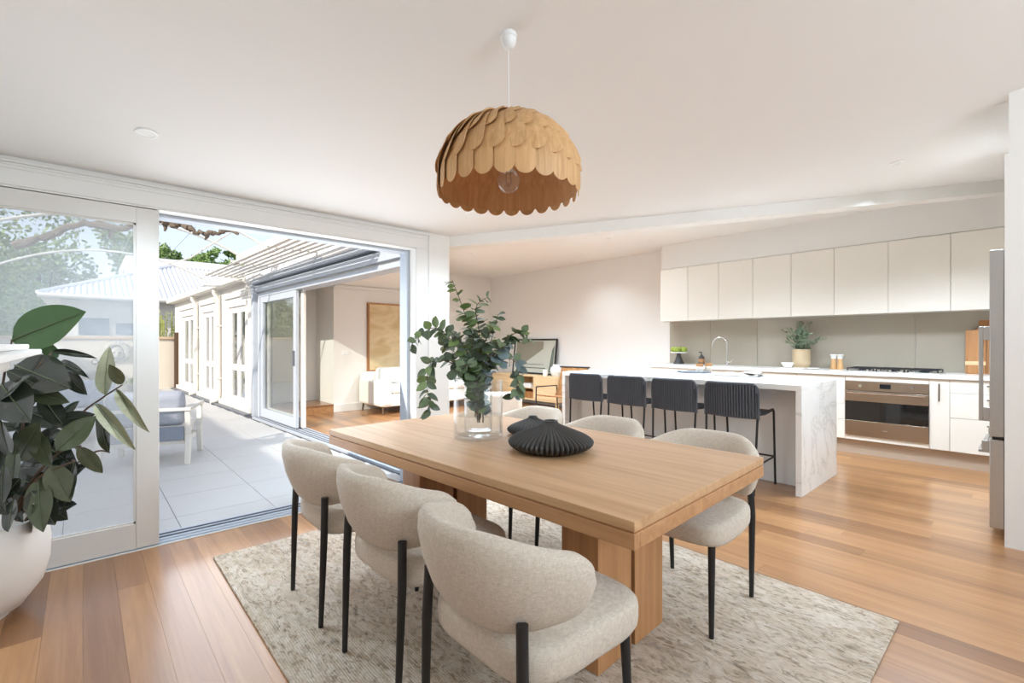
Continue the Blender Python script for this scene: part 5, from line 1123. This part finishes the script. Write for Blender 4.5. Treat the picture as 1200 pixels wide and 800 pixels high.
ctl = [(20, 288, 6.3), (60, 275, 6.35), (100, 262, 6.4), (140, 268, 6.5), (185, 258, 6.55), (200, 263, 6.6), (212, 262, 6.6), (226, 270, 6.6), (242, 273, 6.65), (258, 272, 6.7), (270, 269, 6.7), (279, 273, 6.7)]
pts = catmull([P(*c) - VO for c in ctl], 6); pts = [p + Vector((rnd.uniform(-.02, .02), rnd.uniform(-.02, .02), rnd.uniform(-.022, .022))) for p in pts]
MB().tube(pts, [lerp(0.05, 0.022, i / len(pts)) * rnd.uniform(0.75, 1.35) for i in range(len(pts))], 8).build('bough', 'bark', vb, smooth=True)
for (a, b) in (((193, 263), (193, 271)), ((205, 262), (209, 256)), ((268, 270), (276, 263)), ((244, 273), (240, 281)), ((272, 270), (279, 275)), ((130, 266), (128, 280))):
    MB().tube([P(a[0], a[1], 6.62) - VO, P((a[0] + b[0]) / 2 + 1, (a[1] + b[1]) / 2, 6.6) - VO, P(b[0], b[1], 6.6) - VO], [0.03, 0.024, 0.012], 7).build('spur', 'bark', vb, smooth=True)
# outdoor armchairs
def make_outdoor(label, loc, rz):
    c = thing('outdoor_armchair', label, 'armchair', loc, rz, 'white framed armchairs in the courtyard')
    # faces +Y
    for sx in (-1, 1):
        f = MB()
        def slab(p0, p1, w0, w1, th=0.05):
            x = sx * 0.37; f.add([(x - th / 2, p0[0] - w0 / 2, p0[1]), (x + th / 2, p0[0] - w0 / 2, p0[1]), (x + th / 2, p0[0] + w0 / 2, p0[1]), (x - th / 2, p0[0] + w0 / 2, p0[1]), (x - th / 2, p1[0] - w1 / 2, p1[1]), (x + th / 2, p1[0] - w1 / 2, p1[1]), (x + th / 2, p1[0] + w1 / 2, p1[1]), (x - th / 2, p1[0] + w1 / 2, p1[1])], [(3, 2, 1, 0), (4, 5, 6, 7), (0, 1, 5, 4), (1, 2, 6, 5), (2, 3, 7, 6), (3, 0, 4, 7)])
        slab((-0.36, 0), (-0.29, 0.30), 0.06, 0.07); slab((-0.29, 0.30), (-0.33, 0.555), 0.07, 0.05)
        f.build('leg', 'extwhite', c, bevel=0.006)
        f = MB(); slab((0.34, 0), (0.29, 0.30), 0.06, 0.06); slab((0.29, 0.30), (0.33, 0.555), 0.06, 0.05); f.build('leg', 'extwhite', c, bevel=0.006)
        MB().box(sx * 0.37 - 0.035, sx * 0.37 + 0.035, -0.37, 0.37, 0.556, 0.59).build('armrest', 'extwhite', c, bevel=0.006)
    MB().box(-0.344, 0.344, -0.30, -0.26, 0.20, 0.245).box(-0.344, 0.344, 0.27, 0.31, 0.20, 0.245).box(-0.344, -0.30, -0.26, 0.27, 0.20, 0.245).box(0.30, 0.344, -0.26, 0.27, 0.20, 0.245).build('seat_frame', 'extwhite', c, bevel=0.005)
    MB().box(-0.335, 0.335, -0.365, -0.335, 0.556, 0.59).build('back_rail', 'extwhite', c, bevel=0.005)
    MB().box(-0.33, 0.33, -0.29, 0.34, 0.246, 0.40).build('seat_cushion', 'palecloth', c, bevel=0.04, seg=3)
    MB().box(-0.333, 0.333, -0.325, -0.295, 0.246, 0.39).build('back_panel', 'bluegrey', c, bevel=0.008)
    o = MB().box(-0.33, 0.33, -0.09, 0.09, 0.0, 0.36).build('back_cushion', 'greycloth', c, bevel=0.06, seg=3); o.location = (0, -0.2, 0.402); o.rotation_euler = (R_(12), 0, 0)
    return c
oa = make_outdoor('white framed outdoor armchair with grey cushions, back to the house', (0.57, 6.41, -0.0135), R_(-18))
dup(oa, (-0.05, 8.4, -0.0135), R_(165), 'white framed outdoor armchair facing the other armchair')
# small courtyard extras
gp = thing('leafy_shrub', 'low bright green shrub at the foot of the courtyard wall', 'shrub', (0.95, 14.6, -0.0135)); rnd = random.Random(9); f = MB()
for k in range(160):
    a = rnd.uniform(0, 2 * PI); e = rnd.uniform(0.1, 1.4); r = rnd.uniform(0.05, 0.24); c = Vector((r * math.cos(a) * math.cos(e), r * math.sin(a) * math.cos(e), 0.28 + r * math.sin(e) * 0.6)); d = Vector((rnd.uniform(-1, 1), rnd.uniform(-1, 1), rnd.uniform(-.3, 1))).normalized() * 0.07; w_ = d.cross(Vector((rnd.uniform(-1, 1), rnd.uniform(-1, 1), 0.4))).normalized() * 0.025
    f.add([c, c + d * .5 + w_, c + d, c + d * .5 - w_], [(0, 1, 2, 3)])
f.build('foliage', 'foliage2', gp, kind='stuff'); MB().lathe([(0, 0), (0.12, 0), (0.17, 0.25), (0.15, 0.26), (0, 0.24)], 20).build('planter', 'stone', gp, smooth=True)
p = on_z(137, 415, 1.05); d_ = (16.25 - 0) / ray(137, 415).y; pw = CAM + ray(137, 415) * d_
rel = thing('wall_ornament', 'weathered stone face relief hung on the courtyard wall', 'ornament', (pw.x, 16.249, pw.z))
rm = MB(); rm.sphere((0, -0.02, 0), 0.22, 20, 14, (0.72, 0.5, 1.0)).sphere((0, -0.13, 0.0), 0.06, 10, 8, (0.6, 1, 1.2))
rm.build('face', 'stone', rel, smooth=True)
hr = MB()
for k in range(16):
    a = PI * (-0.25 + 1.5 * k / 15); hr.sphere((0.21 * math.cos(a), -0.05, 0.05 + 0.24 * math.sin(a)), 0.075, 8, 6, (1, 0.7, 1))
hr.build('curls', 'stone', rel, smooth=True); MB().sphere((-0.06, -0.115, 0.05), 0.025, 8, 6).sphere((0.06, -0.115, 0.05), 0.025, 8, 6).box(-0.06, 0.06, -0.12, -0.1, -0.11, -0.09).build('features', 'windowdark', rel, smooth=True)
d_ = 16.2 / ray(105, 440).y; pw = CAM + ray(105, 440) * d_
ft = thing('wall_basin', 'small stone wall basin with a ring spout below the face relief', 'basin', (pw.x + 0.1, 16.249, 0))
MB().lathe([(0, 0.0), (0.12, 0.0), (0.1, 0.2), (0.1, 0.35), (0.3, 0.5), (0.32, 0.55), (0.28, 0.54), (0, 0.5)], 24, (0, -0.33, -0.013)).build('bowl', 'stone', ft, smooth=True)
MB().tube([(0.06 * math.cos(a), -0.05, 0.42 + 0.35 + 0.06 * math.sin(a)) for a in [2 * PI * k / 16 for k in range(17)]], 0.012, 6).tube([(0, 0, 0.83), (0, -0.05, 0.83)], 0.012, 6).build('spout_ring', 'darkgrey', ft, smooth=True)

# bamboo behind the end wall
rnd = random.Random(31); bb = thing('bamboo_clump', 'yellow-green bamboo rising behind the courtyard wall', 'bamboo', (1.4, 17.3, -0.1)); f = MB(); c_ = MB()
for k in range(40):
    x = rnd.uniform(0.1, 0.8); y = rnd.uniform(-0.35, 0.3); h = rnd.uniform(1.7, 2.35); c_.tube([(x, y, 0), (x + rnd.uniform(-.1, .1), y, h)], 0.008, 4)
    for j in range(26):
        z = rnd.uniform(0.9, h); d = Vector((rnd.uniform(-1, 1), rnd.uniform(-1, 1), rnd.uniform(-.6, .6))).normalized() * rnd.uniform(0.12, 0.2); b0_ = Vector((x, y, z)); w_ = d.cross(UP).normalized() * 0.014
        f.add([b0_, b0_ + d * .4 + w_, b0_ + d, b0_ + d * .4 - w_], [(0, 1, 2, 3)])
c_.build('canes', 'foliage2', bb); f.build('foliage', 'foliage2', bb, kind='stuff')

# neighbouring house with hipped corrugated roof
nh = thing('neighbour_house', 'white single-storey house with a hipped corrugated roof beyond the wall', 'house', (0, 0, 0))
MB().box(-0.5, 7.5, 20.3, 26.4, -0.1, 2.62).build('house_wall', 'housewall', nh)
MB().box(-0.95, 8.0, 19.75, 27.0, 2.62, 2.72).build('eaves', 'extwhite', nh)
def corr(x0, x1, z0, z1, y0, y1, tx0, tx1, n):
    """corrugated hip slope between eave line (x0..x1,y0,z0) and ridge line (tx0..tx1,y1,z1); ribs run up the slope"""
    m = MB(); pts = []; k = n * 4
    for i in range(k + 1):
        x = lerp(x0, x1, i / k)
        tmax = 1.0
        if x < tx0: tmax = (x - x0) / (tx0 - x0)
        if x > tx1: tmax = (x1 - x) / (x1 - tx1)
        tmax = max(0.0, tmax)
        w_ = 0.03 * math.sin(2 * PI * i / 4)
        for t in (0, tmax): pts.append((x, lerp(y0, y1, t), lerp(z0, z1, t) + w_))
    m.grid(pts, k + 1, 2); return m
corr(-1.0, 8.05, 2.73, 4.32, 19.7, 23.3, 2.6, 4.3, 62).build('roof_slope', 'roofwhite', nh, smooth=True, angle=80)
MB().add([(-1.0, 19.7, 2.73), (2.6, 23.3, 4.32), (2.6, 23.4, 4.32), (-1.0, 27.05, 2.73), (8.05, 19.7, 2.73), (4.3, 23.3, 4.32), (4.3, 23.4, 4.32), (8.05, 27.05, 2.73)], [(0, 1, 2, 3), (4, 7, 6, 5), (3, 2, 6, 7)]).build('roof_slope', 'roofwhite', nh)
MB().tube([(-1.0, 19.7, 2.76), (2.6, 23.3, 4.36), (4.3, 23.3, 4.36), (8.05, 19.7, 2.76)], 0.06, 6).build('ridge_cap', 'roofwhite', nh)
MB().tube([(-1.0, 19.66, 2.68), (8.0, 19.66, 2.68)], 0.07, 8).build('gutter', 'extwhite', nh)
for (a, b, z0, z1) in ((92, 128, 392, 373), (135.5, 157, 392, 379)):
    k0 = 20.3 / ray(a, 380).y; k1 = 20.3 / ray(b, 380).y; A = ray(a, z0) * k0 + CAM; B = ray(b, z1) * k1 + CAM
    wn = MB().box(A.x - 0.06, B.x + 0.06, 20.26, 20.3, A.z - 0.06, B.z + 0.06).build('window_frame', 'extwhite', nh); MB().box(A.x, B.x, 20.24, 20.26, A.z, B.z).build('pane', 'windowdark', wn)
bb2 = thing('upper_storey', 'pale flat-roofed building rising behind the hipped roof', 'building', (0, 0, 0))
MB().box(1.8, 16, 29, 34, -0.1, 4.9).build('wall', 'housewall', bb2); MB().box(1.5, 16.3, 28.7, 34.3, 4.9, 5.4).build('roof_band', 'roofwhite', bb2)
MB().box(1.5, 16.3, 28.6, 28.7, 4.85, 4.95).build('gutter', 'extwhite', bb2)
MB().box(1.45, 2.2, 27.3, 28.5, -0.1, 5.2).build('tower', 'roofwhite', bb2)
# trees
def tree(label, loc, rad, h0, h1, n, leafsize, m, seed, group='trees beyond the courtyard'):
    r = random.Random(seed); t = thing('leafy_tree', label, 'tree', loc, 0, group)
    f = MB(); cz = (h0 + h1) / 2; hz = (h1 - h0) / 2
    lob = [(Vector((r.gauss(0, .5), r.gauss(0, .5), r.gauss(0, .5))), r.uniform(.35, .6)) for _ in range(16)]
    for k in range(n):
        c, s_ = r.choice(lob); d = Vector((r.gauss(0, 1), r.gauss(0, 1), r.gauss(0, 1))).normalized() * s_ * r.uniform(.75, 1.0) + c
        if d.length > 1.15: d *= 1.0 / d.length
        p_ = Vector((d.x * rad, d.y * rad, cz + d.z * hz)); dv = Vector((r.uniform(-1, 1), r.uniform(-1, 1), r.uniform(-1, .6))).normalized() * leafsize * r.uniform(.6, 1.3); w_ = dv.cross(Vector((r.uniform(-1, 1), r.uniform(-1, 1), r.uniform(-1, 1)))).normalized() * leafsize * 0.33
        f.add([p_, p_ + dv * .5 + w_, p_ + dv, p_ + dv * .5 - w_], [(0, 1, 2, 3)])
    f.build('foliage', m, t, kind='stuff')
    tr_ = MB().tube([(0, 0, 0), (0.1, 0, h0), (0.0, 0.1, cz)], [0.22, 0.16, 0.08], 8)
    for k in range(5):
        a = k * 1.26; tr_.tube([(0.05, 0, h0 * 0.9), (math.cos(a) * rad * .4, math.sin(a) * rad * .4, cz)], [0.1, 0.03], 6)
    tr_.build('trunk', 'brown', t, smooth=True)
    return t
tree('big leafy tree rising behind the left end of the white house', (-2.0, 41.0, -0.1), 5.2, 0.8, 10.4, 18000, 0.30, 'foliage', 2)
tree('dense tree left of the white house, seen through the glass door', (-4.4, 29.5, -0.1), 3.0, 0.5, 6.6, 12000, 0.2, 'foliage', 4)
tree('round green treetop peeking over the flat white roof, beside the door stile', (5.6, 46.8, -0.1), 2.2, 4.8, 9.3, 7000, 0.28, 'foliage', 6)
tree('round green treetop peeking over the flat white roof, beside the pergola arches', (7.4, 39, -0.1), 1.7, 4.6, 7.9, 6000, 0.25, 'foliage', 8)
